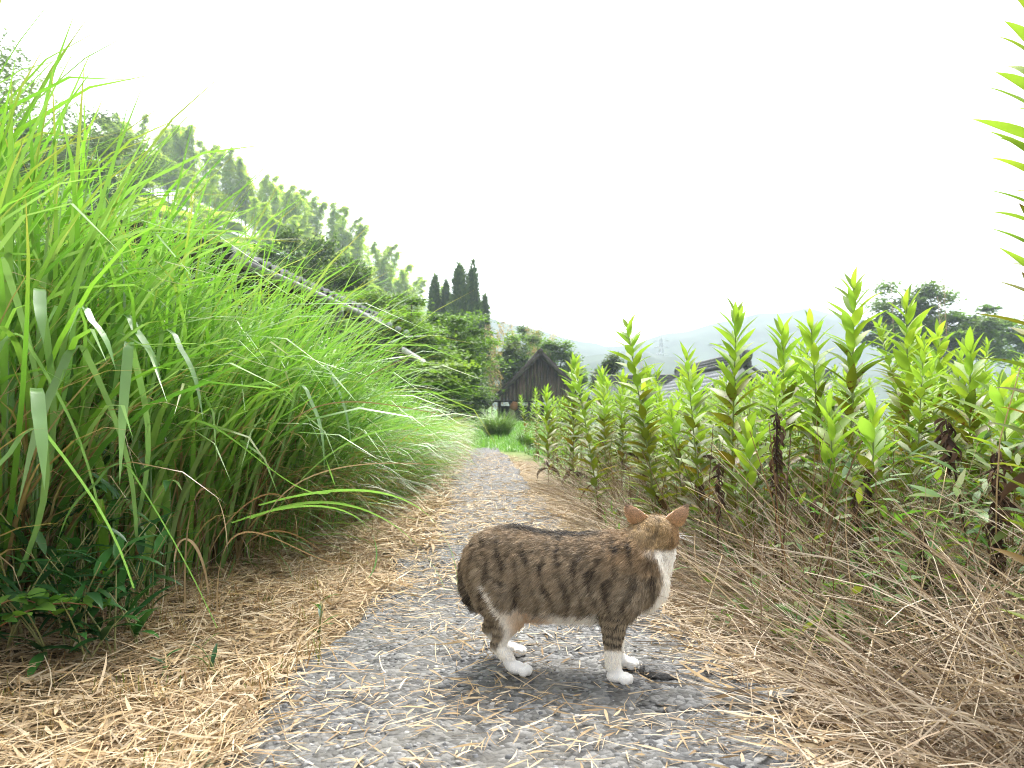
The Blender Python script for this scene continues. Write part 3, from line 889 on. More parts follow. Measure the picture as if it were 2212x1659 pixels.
# ---- junipers: spires of upright scale foliage
def juniper(px, ytop, ybot, wpx, d, label, group):
    zt, zb = zrel(px, ytop, d), 0.2
    rx = wpx * 1.35 * d / F / 2
    loc = at(px, ybot, d); g = float(gz(np.array(loc[:1]), np.array(loc[1:2]))[0]) - .05
    t = thing('juniper_tree', label, 'tree', (loc[0], loc[1], g), 0, group)
    tr = MB(); limb(tr, np.zeros(3), np.array((0, 0, zt * .92)), .10, .02, .02, 7); tr.obj('trunk', M['bark'], t, True)
    Vs = MB()
    n = 34
    for k in range(n):                                    # flame shaped tufts round the axis
        f = (k / n) ** .9
        zb_ = zt * (.12 + .72 * f)
        a = U(0, 2 * PI); rr = rx * (1 - f) ** .65 * U(.45, 1.0)
        h = zt * U(.16, .26) * (1.1 - .35 * f); w = rx * U(.30, .5) * (1.1 - .5 * f)
        if k == n - 1: rr, zb_, h, w = 0, zt * .74, zt * .26, rx * .3
        m = 150
        u = rng.random(m) ** .8
        th = U(0, 2 * PI, m); sw = 1.2 * u + a
        rad = w * np.sin(PI * np.clip(u * .85 + .15, 0, 1)) ** .9 * U(.75, 1.05, m)
        p = np.c_[rr * math.cos(a) * (1 - .35 * u) + rad * np.cos(th) + .12 * w * np.sin(sw * 2), rr * math.sin(a) * (1 - .35 * u) + rad * np.sin(th), zb_ + u * h]
        V, Fq, C = leafquads(p, th + U(-.5, .5, m), U(.75, 1.4, m), .40 * U(.7, 1.2, m), .14, U(-.6, .6, m), mixcol([(.065, .12, .055), (.09, .15, .06), (.115, .175, .065)], m))
        Vs.add(V, Fq, C)
    Vs.obj('crown', M['tree_leaf'], t)
jl = 'dark green juniper spire rising behind the maples'
for px, yt, w in ((938, 596, 34), (962, 612, 30), (1030, 640, 40), (1048, 640, 30), (1010, 640, 44)):
    juniper(px, yt, 760, w, 58 + U(-1, 1), jl, 'juniper spires')
juniper(992, 572, 760, 60, 56, 'tallest broad juniper with a blunt grey tip', None)
juniper(1022, 566, 760, 48, 57, 'tallest slender juniper with a wavy leaning tip', None)

# ---- bamboo: nodding culms with feathery sprays
def bamboo_proto(H, seed, cols, dead=False):
    t = thing('bamboo', 'bamboo', 'bamboo', (0, 0, 0))
    a = U(0, 2 * PI); k = np.linspace(0, 1, 12)
    lean = H * U(.06, .12)
    arch = lean * k ** 2 + H * .10 * np.clip(k - .7, 0, 1) ** 1.5 * 3
    pts = np.c_[np.cos(a) * arch, np.sin(a) * arch, H * (k - .10 * np.clip(k - .75, 0, 1) ** 1.5 * 4)]
    c = MB(); c.tube(pts, np.linspace(.05, .008, 12), 6, (.20, .24, .09) if not dead else (.30, .24, .15)); c.obj('culm', M['stem'], t, True)
    nodes = np.linspace(.28, 1, 46)
    B = []; AZ = []; EL = []; 
    for q in nodes:
        p0 = np.array([np.interp(q, k, pts[:, j]) for j in range(3)])
        for _ in range(2):
            az = U(0, 2 * PI); L = U(.7, 1.5) * (1.3 - 1.08 * q) * H / 10
            m = 40 if not dead else 4
            s = rng.random(m)
            r = L * s
            B.append(p0 + np.c_[np.cos(az) * r, np.sin(az) * r, L * (.55 * s - .65 * s ** 2) + rng.normal(0, .05, m)] + rng.normal(0, .06, (m, 3)))
            AZ.append(az + rng.normal(0, .8, m)); EL.append(rng.normal(-.5, .35, m))
    B = np.concatenate(B); n = len(B)
    V, Fq, C = leafquads(B, np.concatenate(AZ), np.concatenate(EL), U(.2, .38, n), U(.04, .07, n), U(-.5, .5, n), mixcol(cols, n))
    link('foliage', mesh('foliage', V, Fq, M['bamboo_leaf'], C), t)
    return t
M['bamboo_leaf'] = leaf_mat('bamboo_leaf', trans=.68, rough=.5, spec=.3, vary=.12)
BC = [(.42, .55, .08), (.46, .57, .07), (.36, .51, .09), (.50, .58, .09)]  # leaf colours lifted to stand in for the white glare over the slope
protos = [bamboo_proto(10, s, BC) for s in range(6)]
deadp = [bamboo_proto(8, s, [(.36, .27, .18), (.28, .21, .13)], True) for s in range(2)]
spots = []
# crest of the grove as it shows above the trees, and fill below it
crest = [(150, 300), (300, 262), (400, 285), (500, 345), (560, 375), (640, 420), (700, 440), (760, 490), (810, 520), (870, 590), (910, 625)]
cxp = np.array([c[0] for c in crest]); cyp = np.array([c[1] for c in crest])
for k in range(298):
    px = 80 + 870 * ((k * .61803) % 1)
    row = (0, 0, 0, 1, 1, 2, 3, 4)[int(rng.integers(0, 8))]
    d = 88 + (4 - row) * 7 + U(-3, 3)
    yt = np.interp(px, cxp, cyp) + row * 62 + abs(rng.normal(0, 11)) - (14 if row == 0 else 0)
    spots.append((px, yt, d))
used = set()
for i_, (px, yt, d) in enumerate(spots):
    pr = i_ % 6
    x, y, _ = at(px, yt, d)
    g = float(gz(np.array([x]), np.array([y]))[0]) - .1
    H = P(px, yt, d)[2] - g
    o = copy_tree(protos[pr]) if pr in used else protos[pr]
    used.add(pr)
    o.location = (x, y, g); o.rotation_euler = (0, 0, U(0, 2 * PI)); w_ = min(2.0, max(1.2, H / 10))
    o.scale = (w_ * 1.35, w_ * 1.35, H / 10 / .96)
    tag(o, 'feathery yellow green bamboo on the hazy slope behind the trees', 'bamboo', 'bamboo grove on the slope')
for j, (px, yt, d) in enumerate(((1062, 690, 38), (1078, 702, 39), (1052, 712, 37), (1118, 690, 43), (1140, 700, 43), (1170, 720, 46), (1158, 706, 47))):
    x, y, _ = at(px, yt, d); g = float(gz(np.array([x]), np.array([y]))[0]) - .1
    H = P(px, yt, d)[2] - g
    o = deadp[j] if j < 2 else copy_tree(deadp[j % 2])
    o.location = (x, y, g); o.rotation_euler = (0, 0, U(0, 6)); o.scale = (.7, .7, H / 8 / .96)
    tag(o, 'thin dead brown bamboo with bare twigs behind the barn', 'bamboo', 'dead bamboo behind the barn')
# ------------------------------------------------------------------ the cat
CAT_LOC = np.array((0.112, 1.385, 0.030))
CAT_YAW = R(-12)
def ellip(c, r, ax=None, n=16, m=10):
    """ellipsoid vertices and faces"""
    th = np.linspace(0, PI, m + 1)[1:-1]; ph = np.arange(n) * 2 * PI / n
    V = [(0, 0, 1)] + [(math.sin(a) * math.cos(b), math.sin(a) * math.sin(b), math.cos(a)) for a in th for b in ph] + [(0, 0, -1)]
    V = np.array(V) * np.asarray(r, float)
    if ax is not None: V = V @ np.asarray(ax, float).T
    V = V + np.asarray(c, float)
    tri = [(0, 1 + j, 1 + (j + 1) % n) for j in range(n)]
    k = 1 + (m - 2) * n
    tri += [(k + (j + 1) % n, k + j, len(V) - 1) for j in range(n)]
    q = [(1 + i * n + j, 1 + (i + 1) * n + j, 1 + (i + 1) * n + (j + 1) % n, 1 + i * n + (j + 1) % n) for i in range(m - 2) for j in range(n)]
    return V, [np.array(tri), np.array(q)]
def loft(rings, n=20):
    """closed tube through rings (cx, cy, cz, half-width y, half-height z)"""
    th = np.arange(n) * 2 * PI / n
    V = []
    for x, y, z, w, h in rings:
        V += [(x, y + w * math.sin(a), z + h * math.cos(a)) for a in th]
    m = len(rings)
    q = [(i * n + j, (i + 1) * n + j, (i + 1) * n + (j + 1) % n, i * n + (j + 1) % n) for i in range(m - 1) for j in range(n)]
    V.append((rings[0][0], rings[0][1], rings[0][2])); V.append((rings[-1][0], rings[-1][1], rings[-1][2]))
    a, b = len(V) - 2, len(V) - 1
    tri = [(a, j, (j + 1) % n) for j in range(n)] + [(b, (m - 1) * n + (j + 1) % n, (m - 1) * n + j) for j in range(n)]
    return np.array(V), [np.array(q), np.array(tri)]
def chain(mb, pts, rad, n=14):
    """tapered limb with round ends, swept through pts"""
    pts = np.asarray(pts, float); rad = np.asarray(rad, float)
    t = np.linspace(0, 1, len(pts)); tt = np.linspace(0, 1, 4 * (len(pts) - 1) + 1)
    p = np.stack([np.interp(tt, t, pts[:, k]) for k in range(3)], -1); r = np.interp(tt, t, rad)
    mb.tube(p, r, n)
    for q, rr in zip(pts, rad): mb.add(*ellip(q, (rr, rr, rr), n=12, m=8))

HEADC = np.array((0.152, 0.012, 0.252))
HYAW = R(93)                                     # the head is turned away over the far shoulder
HF = np.array((math.cos(HYAW), math.sin(HYAW), 0.02)); HF /= np.linalg.norm(HF)
HR = np.array((math.sin(HYAW), -math.cos(HYAW), 0.0))      # towards the cat's own right ear
HU = np.cross(HR, HF)
HAX = np.c_[HF, HR, HU]
def hp(f, r, u): return HEADC + HF * f + HR * r + HU * u

PAW = {'fn': (0.088, -0.053), 'ff': (0.094, 0.030), 'hn': (-0.091, -0.046), 'hf': (-0.122, 0.060)}
def cat_body():
    mb = MB()
    #        x      ztop   zbot   halfwidth
    rings = [(-.200, .205, .165, .022), (-.193, .223, .140, .040), (-.180, .238, .124, .052), (-.158, .250, .110, .060), (-.130, .2565, .101, .0645),
             (-.10, .2565, .096, .068), (-.065, .251, .094, .071), (-.03, .2475, .095, .0725), (.01, .2475, .097, .073), (.05, .2505, .099, .070),
             (.080, .255, .103, .066), (.104, .260, .106, .060), (.126, .263, .122, .053), (.145, .262, .142, .046), (.160, .25, .166, .034)]
    mb.add(*loft([(x, 0, (a + b) / 2, w, (a - b) / 2) for x, a, b, w in rings], 24))
    mb.add(*ellip((.128, 0, .175), (.043, .048, .058)))                       # chest
    chain(mb, [(.104, 0, .205), (.128, .004, .225), (.149, .010, .245)], [.052, .047, .040])   # neck
    chain(mb, [(.136, .004, .19), (.156, .010, .222)], [.036, .030])          # throat
    # head
    mb.add(*ellip(HEADC, (.037, .0385, .034), HAX))
    mb.add(*ellip(hp(-.008, 0, .004), (.032, .033, .030), HAX))
    for s in (-1, 1):
        mb.add(*ellip(hp(.008, s * .021, -.010), (.022, .018, .020), HAX, 12, 8))    # cheeks
        mb.add(*ellip(hp(.040, s * .007, -.013), (.012, .010, .0095), HAX, 10, 8))   # whisker pads
    mb.add(*ellip(hp(.034, 0, -.004), (.016, .012, .011), HAX, 12, 8))        # nose bridge
    mb.add(*ellip(hp(.032, 0, -.022), (.012, .010, .008), HAX, 10, 8))        # chin
    # hind legs
    for s, (pxx, pyy), hockx, kneex in ((-1, PAW['hn'], -.136, -.104), (1, PAW['hf'], -.178, -.142)):
        y0 = s * .036
        dx = kneex + .104
        ax = Matrix.Rotation(R(-18), 3, 'Y')
        mb.add(*ellip((-.136 + dx * .3, y0, .158), (.050, .030, .066), np.array(ax), 16, 12))
        chain(mb, [(-.122 + dx * .5, y0, .145), (kneex - .006, y0 + s * .002, .104), (hockx + .012, pyy, .068), (hockx + .004, pyy, .050)], [.040, .026, .0150, .0120])
        chain(mb, [(hockx + .003, pyy, .051), (hockx + .022, pyy, .032), (pxx - .016, pyy, .017)], [.0118, .0112, .0110])
        paw(mb, pxx, pyy, 0.0)
    # front legs
    for s, (pxx, pyy) in ((-1, PAW['fn']), (1, PAW['ff'])):
        sy = s * .034
        mb.add(*ellip((.098, sy, .168), (.040, .027, .058), np.array(Matrix.Rotation(R(12), 3, 'Y')), 16, 12))
        chain(mb, [(.095, sy, .150), (.078, sy * 1.1, .122), (.077, (sy + pyy) / 2, .095), (.076, pyy, .062), (.077, pyy, .030), (.082, pyy, .018)], [.034, .026, .0190, .0142, .0128, .0125])
        paw(mb, pxx, pyy, 0.0)
    # short hanging tail
    chain(mb, [(-.186, -.002, .205), (-.197, -.006, .175), (-.196, -.010, .148), (-.187, -.014, .126), (-.180, -.016, .114)], [.018, .016, .0145, .0125, .008])
    return mb
def paw(mb, x, y, z0):
    mb.add(*ellip((x - .006, y, z0 + .0130), (.0175, .0145, .0118), None, 14, 10))
    for k, (dy, dx) in enumerate(((-.0126, .0095), (-.0044, .0155), (.0044, .0155), (.0126, .0095))):
        mb.add(*ellip((x + dx, y + dy, z0 + .0095), (.0090, .0048, .0090), None, 12, 10))

def cat_colour(p, nrm, seed=0):
    """coat colour at body points p (N,3) with normals"""
    x, y, z = p.T
    N = len(p)
    n1 = fbm(p * 55 + 3, 3); n2 = fbm(p * 140 + 11, 2); n3 = fbm(p * 22 + 5, 2)
    brown = np.array((.255, .20, .14)); grey = np.array((.34, .295, .23)); rust = np.array((.28, .185, .10)); dark = np.array((.034, .027, .022)); black = np.array((.018, .016, .016))
    white = np.array((.93, .92, .89)); cream = np.array((.60, .42, .25)); orange = np.array((.42, .22, .09))
    mixv = lambda a, b, t: a * (1 - np.clip(t, 0, 1)[:, None]) + b * np.clip(t, 0, 1)[:, None]
    c = np.tile(brown, (N, 1))
    c = mixv(c, grey, sstep(.24, .13, z) * .8 + .25 * n1)
    c = mixv(c, rust, sstep(.0, .14, x) * sstep(.17, .24, z) * .75 + .18 * n2 + .06)
    # vertical tabby bars on the flank
    ph = x * 215 + 2.6 * n3 + z * 14 + 1.6 * np.sin(z * 40 + x * 20)
    bar = sstep(.35, .95, np.sin(ph) + .45 * n1)
    side = sstep(.085, .12, z) * sstep(.262, .235, z)
    c = mixv(c, dark, bar * side * np.clip(.68 + .35 * n3 + .25 * n1, 0, .92))
    c = mixv(c, dark, sstep(.25, .8, n2 + .5 * n1) * .55 * side)
    # dark saddle along the spine
    sp = sstep(.026, .012, np.abs(y)) * sstep(.225, .24, z) * sstep(-.15, -.10, x) * sstep(.085, .03, x)
    c = mixv(c, black, sp * .93)
    # head and neck: warmer, with dark streaks on the nape
    hd = np.linalg.norm((p - HEADC) / np.array((.056, .056, .050)), axis=1)
    ish = sstep(1.25, .85, hd)
    head = mixv(np.tile(np.array((.31, .22, .115)), (N, 1)), dark, sstep(.05, .6, n2 + .3 * n1) * .5)
    hu = (p - HEADC) @ HU; hr = (p - HEADC) @ HR; hfw = (p - HEADC) @ HF
    head = mixv(head, np.array((.07, .05, .03)), sstep(.013, .0, np.abs(hr + .002)) * sstep(.0, .02, hu) * .22 * np.clip(.6 + n1, 0, 1))
    head = mixv(head, orange, sstep(.012, .034, hr) * .28)
    c = mixv(c, head, ish)
    # white muzzle, throat, chest and underside
    w = ish * sstep(.018, .034, hfw) * sstep(.012, -.004, hu + .3 * n1 * .01)
    w = np.maximum(w, ish * sstep(-.020, -.027, hu + .004 * n1))
    ed = .006 * n1
    chest = sstep(.148, .158, x + .42 * (z - .19) * 0 + ed - .55 * np.clip(.165 - z, -.1, .2) * 0)
    # the bib: ahead of a line leaning from the throat down to the breast
    line = np.interp(z, [.08, .10, .125, .15, .18, .205, .232, .25], [.100, .110, .128, .145, .152, .144, .134, .174])
    line = line + np.interp(y, [-.05, -.02, 0.0, .05], [.012, .002, -.008, -.004])
    bib = sstep(0, .006, x - line + ed) * sstep(.238, .228, z) * sstep(-.14, .10, x)
    w = np.maximum(w, bib * (1 - ish * sstep(-.028, -.022, hu)))
    belly = sstep(.124, .112, z + .010 * n1) * sstep(-.125, -.105, x) * sstep(.12, .10, x) * sstep(.25, -.1, nrm[:, 2]) * sstep(.062, .072, z) * (1 - (x > .055) * (np.abs(y) > .02) * 1.0)
    w = np.maximum(w, belly)
    # stockings
    front = (x > .03); 
    sock = np.where(front, sstep(.064, .058, z + .003 * n1), sstep(.050, .040, z + .35 * (x + .145) * -1 * 0 + .004 * n1))
    hind = ~front & (z < .11)
    sock = np.maximum(sock, hind * sstep(-.133, -.124, x - .55 * (z - .05) + .003 * n1) * sstep(.115, .10, z) * (z < .09))
    inner = (~front) * sstep(.012, .026, -y * np.sign(np.where(y > 0, 1, -1)) * 0 + (np.abs(y) < .03) * .03) * sstep(.10, .085, z) * .8
    # pale streak along the front of the near thigh
    q0, q1 = np.array((-.158, .172)), np.array((-.106, .098))
    dq = q1 - q0; Lq = np.linalg.norm(dq); dq = dq / Lq
    rel = np.c_[x, z] - q0; al = rel @ dq; pe = np.abs(rel @ np.array((-dq[1], dq[0])))
    streak = sstep(.0, .02, al) * sstep(Lq + .02, Lq, al) * sstep(.003 + .010 * np.clip(al / Lq, 0, 1) + .003 * n1, .0005 + .005 * np.clip(al / Lq, 0, 1), pe) * (y < -.02)
    w = np.maximum(w, streak * .9)
    c = mixv(c, np.array((.30, .25, .18)), front * sstep(.135, .115, z) * .8)
    # leg bars
    lb = sstep(.15, .5, np.sin(z * 400 + 1.3 * n3 + 60 * x) + .25 * n1) * sstep(.135, .118, z) * front * (x > .04) * (x < .125) * (np.abs(y) > .018)
    c = mixv(c, black, lb * .85)
    lb2 = sstep(.3, .8, np.sin(z * 360 + 2 * n3)) * (z < .10) * (~front) * (x < -.12)
    c = mixv(c, dark, lb2 * .7)
    # tail: dark towards its tip
    tl = sstep(-.178, -.186, x) * sstep(.19, .16, z) * (np.abs(y) < .03)
    c = mixv(c, dark, tl * .7); c = mixv(c, black, tl * sstep(.145, .125, z) * .9)
    wh = np.tile(white, (N, 1))
    wh = mixv(wh, cream, belly * sstep(-.01, -.05, x) * sstep(-.115, -.09, x) * .85)
    wh = mixv(wh, np.array((.50, .42, .32)), hind * sstep(.03, .06, z) * (y > .01) * .6)
    c = mixv(c, wh, w); c = mixv(c, wh, sock)
    return np.clip(c, .01, .95), np.clip(np.maximum(w, sock), 0, 1)

def fur_mat(name, curves):
    m, n, l, out = new_mat(name)
    a = n.new('ShaderNodeAttribute'); a.attribute_name = 'Col'
    p = n.new('ShaderNodeBsdfPrincipled'); p.inputs['Roughness'].default_value = .55; p.inputs['Specular IOR Level'].default_value = .25
    src = a.outputs['Color']
    if curves:
        hi = n.new('ShaderNodeHairInfo')                  # agouti hairs: dark at the root, pale band, dark tip
        cr = n.new('ShaderNodeValToRGB')
        e = cr.color_ramp.elements
        e[0].position, e[0].color = 0, (.68, .66, .64, 1)
        e[1].position, e[1].color = 1, (1.05, 1.02, .98, 1)
        k = e.new(.6); k.color = (1.2, 1.15, 1.05, 1)
        l.new(hi.outputs['Intercept'], cr.inputs[0])
        mx = n.new('ShaderNodeMix'); mx.data_type = 'RGBA'; mx.blend_type = 'MULTIPLY'; mx.inputs[0].default_value = 1.0
        l.new(src, mx.inputs[6]); l.new(cr.outputs[0], mx.inputs[7]); src = mx.outputs[2]
    l.new(src, p.inputs['Base Color']); l.new(p.outputs[0], out.inputs['Surface'])
    return m
def build_cat(nhair=120000):
    t = thing('cat', 'brown tabby cat with white chest and paws and a stub tail, looking away', 'cat', CAT_LOC, CAT_YAW)
    raw = cat_body().mesh('cat_raw', M['stem'])
    tmp = bpy.data.objects.new('cat_raw', raw); col0.objects.link(tmp)
    md = tmp.modifiers.new('r', 'REMESH'); md.mode = 'VOXEL'; md.voxel_size = .0023; md.use_smooth_shade = True
    sm = tmp.modifiers.new('s', 'SMOOTH'); sm.factor = .5; sm.iterations = 4
    dg = bpy.context.evaluated_depsgraph_get()
    me = bpy.data.meshes.new_from_object(tmp.evaluated_get(dg))
    bpy.data.objects.remove(tmp); bpy.data.meshes.remove(raw)
    nv = len(me.vertices)
    co = np.empty(nv * 3, np.float32); me.vertices.foreach_get('co', co); co = co.reshape(-1, 3).astype(float)
    nr = np.empty(nv * 3, np.float32); me.vertices.foreach_get('normal', nr); nr = nr.reshape(-1, 3).astype(float)
    c, w = cat_colour(co, nr)
    M['cat_skin'] = fur_mat('cat_coat', False); M['fur'] = fur_mat('cat_fur', True)
    a = me.color_attributes.new('Col', 'FLOAT_COLOR', 'POINT')
    a.data.foreach_set('color', np.c_[c * .9, np.ones(nv)].astype(np.float32).ravel())
    me.materials.clear(); me.materials.append(M['cat_skin'])
    me.name = 'body'
    link('body', me, t)
    # fur rooted on the body surface
    me.calc_loop_triangles()
    nt = len(me.loop_triangles)
    tv = np.empty(nt * 3, np.int32); me.loop_triangles.foreach_get('vertices', tv); tv = tv.reshape(-1, 3)
    A, B, Cc = co[tv[:, 0]], co[tv[:, 1]], co[tv[:, 2]]
    area = np.linalg.norm(np.cross(B - A, Cc - A), axis=1)
    g = np.random.default_rng(5)
    ti = g.choice(nt, nhair, p=area / area.sum())
    u, v = g.random(nhair), g.random(nhair)
    fl = u + v > 1; u[fl], v[fl] = 1 - u[fl], 1 - v[fl]
    bc = np.stack([1 - u - v, u, v], -1)
    root = (co[tv[ti]] * bc[:, :, None]).sum(1); nn = (nr[tv[ti]] * bc[:, :, None]).sum(1); nn /= np.linalg.norm(nn, axis=1)[:, None]
    hc, hw = cat_colour(root, nn)
    x, y, z = root.T
    hd = np.linalg.norm((root - HEADC) / np.array((.056, .056, .050)), axis=1)
    ish = sstep(1.2, .9, hd)
    flow = np.tile(np.array((-.75, 0, -.55)), (nhair, 1))
    leg = sstep(.115, .085, z)
    flow = flow * (1 - leg[:, None]) + np.array((-.1, 0, -1.0)) * leg[:, None]
    fr = sstep(.12, .16, x) * (1 - ish)
    flow = flow * (1 - fr[:, None]) + np.array((-.3, 0, -1.0)) * fr[:, None]
    flow = flow * (1 - ish[:, None]) + (-HF + HU * -.3)[None] * ish[:, None]
    flow -= nn * (flow * nn).sum(1)[:, None]; flow /= np.linalg.norm(flow, axis=1)[:, None] + 1e-9
    # locks: hairs of a tuft lean together
    jit = np.stack([vnoise(root * 170 + k * 31) for k in range(3)], -1) * .30 + g.normal(0, .2, (nhair, 3))
    L = .0165 * (1 - .0 * ish)
    L = np.full(nhair, .0155)
    L *= 1 - .55 * ish
    L *= 1 - .62 * sstep(.115, .06, z)
    L *= np.where(z < .03, .30, 1)
    under = sstep(-.3, -.8, nn[:, 2]) * sstep(.08, .10, z) * (np.abs(x) < .13)
    L *= 1 + .6 * under
    L *= g.uniform(.65, 1.15, nhair) * (1 + .15 * vnoise(root * 80))
    d0 = nn * .62 + flow * .75 + jit * .55; d1 = nn * .12 + flow + jit * .9 + np.array((0, 0, -.25))
    d0 /= np.linalg.norm(d0, axis=1)[:, None]; d1 /= np.linalg.norm(d1, axis=1)[:, None]
    npnt = 4
    pts = np.empty((nhair, npnt, 3))
    pts[:, 0] = root - nn * .0006
    for k in range(1, npnt):
        f = k / (npnt - 1)
        dd = d0 * (1 - f) + d1 * f; dd /= np.linalg.norm(dd, axis=1)[:, None]
        pts[:, k] = pts[:, k - 1] + dd * (L / (npnt - 1))[:, None]
    pts[..., 2] = np.maximum(pts[..., 2], .0015)
    cv = bpy.data.hair_curves.new('fur')
    cv.add_curves([npnt] * nhair)
    cv.attributes['position'].data.foreach_set('vector', pts.astype(np.float32).ravel())
    rad = cv.attributes.get('radius') or cv.attributes.new('radius', 'FLOAT', 'POINT')
    rr = np.array((.00036, .00036, .00027, .00006))[None] * (g.uniform(.8, 1.2, nhair))[:, None]
    rad.data.foreach_set('value', rr.astype(np.float32).ravel())
    # each hair is a little lighter or darker than the coat under it
    k = g.normal(1, .17, nhair)[:, None]
    k = np.where(hw[:, None] > .5, 1 + (k - 1) * .15, k)
    ticked = (g.random(nhair) < .16) & (hw < .4)
    lock = 1 + np.where(hw > .5, .08, .42) * vnoise(root * 170 + 40) + np.where(hw > .5, .05, .22) * vnoise(root * np.array((90, 90, 40)) + 9)
    hc = hc * np.clip(k * lock[:, None], .35, 1.9); hc[ticked] = hc[ticked] * .5 + np.array((.36, .28, .18)) * .5
    ca = cv.attributes.new('Col', 'FLOAT_COLOR', 'CURVE')
    ca.data.foreach_set('color', np.c_[np.clip(hc, 0, .96), np.ones(nhair)].astype(np.float32).ravel())
    cv.materials.append(M['fur'])
    link('fur', cv, t)
    # ears: cupped shells
    for s in (-1, 1):
        rowsN, colsN = 9, 9
        Hh, Wd = .039, .042
        V = []; C = []
        for side in (0, 1):
            for i in range(rowsN):
                f = i / (rowsN - 1)
                for j in range(colsN):
                    q = j / (colsN - 1) * 2 - 1
                    wdt = Wd / 2 * (1 - f ** 2.0) ** .75 + .0006
                    cup = .010 * (1 - q * q) * (1 - f * .6)
                    fw = -cup + (.0016 if side else -.0012) * (1 - f * .5) - .006 * f
                    lat = q * wdt + (.017 * f)
                    up = f * Hh
                    V.append((fw, lat, up))
                    if side: cc = np.array((.62, .36, .28)) * (.75 + .25 * f)
                    else: cc = np.array((.56, .37, .21)) * (1 - f) + np.array((.56, .43, .35)) * f
                    if f > .86: cc = cc * .5
                    C.append(cc)
        V = np.array(V); V[:, 1] *= s
        m = rowsN * colsN
        fs = []
        for i in range(rowsN - 1):
            for j in range(colsN - 1):
                a0 = i * colsN + j
                fs.append((a0, a0 + 1, a0 + colsN + 1, a0 + colsN)); b0 = a0 + m
                fs.append((b0, b0 + colsN, b0 + colsN + 1, b0 + 1))
            for j in (0, colsN - 1):
                a0 = i * colsN + j
                fs.append((a0, a0 + colsN, a0 + colsN + m, a0 + m))
        turn = R(-32) if s > 0 else R(26)
        ct, st = math.cos(turn), math.sin(turn)
        V = np.c_[V[:, 0] * ct - V[:, 1] * st, V[:, 0] * st + V[:, 1] * ct, V[:, 2]]
        tilt = R(14) * s
        V = np.c_[V[:, 0], V[:, 1] * math.cos(tilt) + V[:, 2] * math.sin(tilt), -V[:, 1] * math.sin(tilt) + V[:, 2] * math.cos(tilt)]
        W = hp(-.002, s * .0245, .0165) + V @ HAX.T
        em = mesh('ear', W, np.array(fs), M['cat_skin'], C, True)
        er = link('ear', em, t)
        nh = 2600                                         # short down on the outside of the ear
        ii = g.integers(0, rowsN - 1, nh); jj = g.integers(0, colsN - 1, nh); uu, vv = g.random((nh, 1)), g.random((nh, 1))
        q0, q1, q2, q3 = (W[(ii + a_) * colsN + jj + b_] for a_, b_ in ((0, 0), (0, 1), (1, 0), (1, 1)))
        rt = (q0 * (1 - uu) + q1 * uu) * (1 - vv) + (q2 * (1 - uu) + q3 * uu) * vv
        up_ = q2 - q0; up_ /= np.linalg.norm(up_, axis=1)[:, None] + 1e-9
        nm_ = np.cross(q1 - q0, q2 - q0); nm_ /= np.linalg.norm(nm_, axis=1)[:, None] + 1e-9
        nm_ *= np.sign((nm_ @ -HF))[:, None]
        dd = up_ * .9 + nm_ * .35 + g.normal(0, .2, (nh, 3))
        pe_ = np.stack([rt, rt + dd * .0028, rt + dd * .0052 + nm_ * .0003], 1)
        ec = bpy.data.hair_curves.new('ear_down'); ec.add_curves([3] * nh)
        ec.attributes['position'].data.foreach_set('vector', pe_.astype(np.float32).ravel())
        ra = ec.attributes.get('radius') or ec.attributes.new('radius', 'FLOAT', 'POINT')
        ra.data.foreach_set('value', np.tile(np.array((.0003, .00025, .00005), np.float32), nh))
        cl_ = np.array(C)[ii * colsN + jj] * np.clip(g.normal(1, .28, (nh, 1)), .4, 1.7)
        ea = ec.attributes.new('Col', 'FLOAT_COLOR', 'CURVE'); ea.data.foreach_set('color', np.c_[np.clip(cl_, 0, .9), np.ones(nh)].astype(np.float32).ravel())
        ec.materials.append(M['fur']); link('ear_down', ec, er)
    eye = noise_mat('cat_eye', (.18, .20, .03), (.30, .32, .06), 40, .1, spec=.8)
    for s in (-1, 1):
        V, Fs = ellip(hp(.0305, s * .0155, .004), (.0065, .0075, .0075), HAX, 12, 8)
        link('eye', mesh('eye', V, Fs, eye, None, True), t)
    V, Fs = ellip(hp(.0505, 0, -.006), (.004, .0045, .0035), HAX, 10, 6)
    link('nose', mesh('nose', V, Fs, noise_mat('cat_nose', (.42, .20, .18), (.5, .26, .22), 40, .4), None, True), t)
    wm = MB()
    for s in (-1, 1):
        for k in range(6):
            a = hp(.043, s * .012, -.012 + .002 * (k - 3)); b = a + HR * s * (.05 + .008 * (k % 3)) + HF * (.004 - .02 * (k % 2)) + HU * (.012 - .006 * k)
            wm.tube([a, (a + b) / 2 + HU * .004, b], [.0003, .00025, .0001], 4, (.8, .8, .78))
    wm.obj('whiskers', M['stem'], t)
    return t
CAT = build_cat()
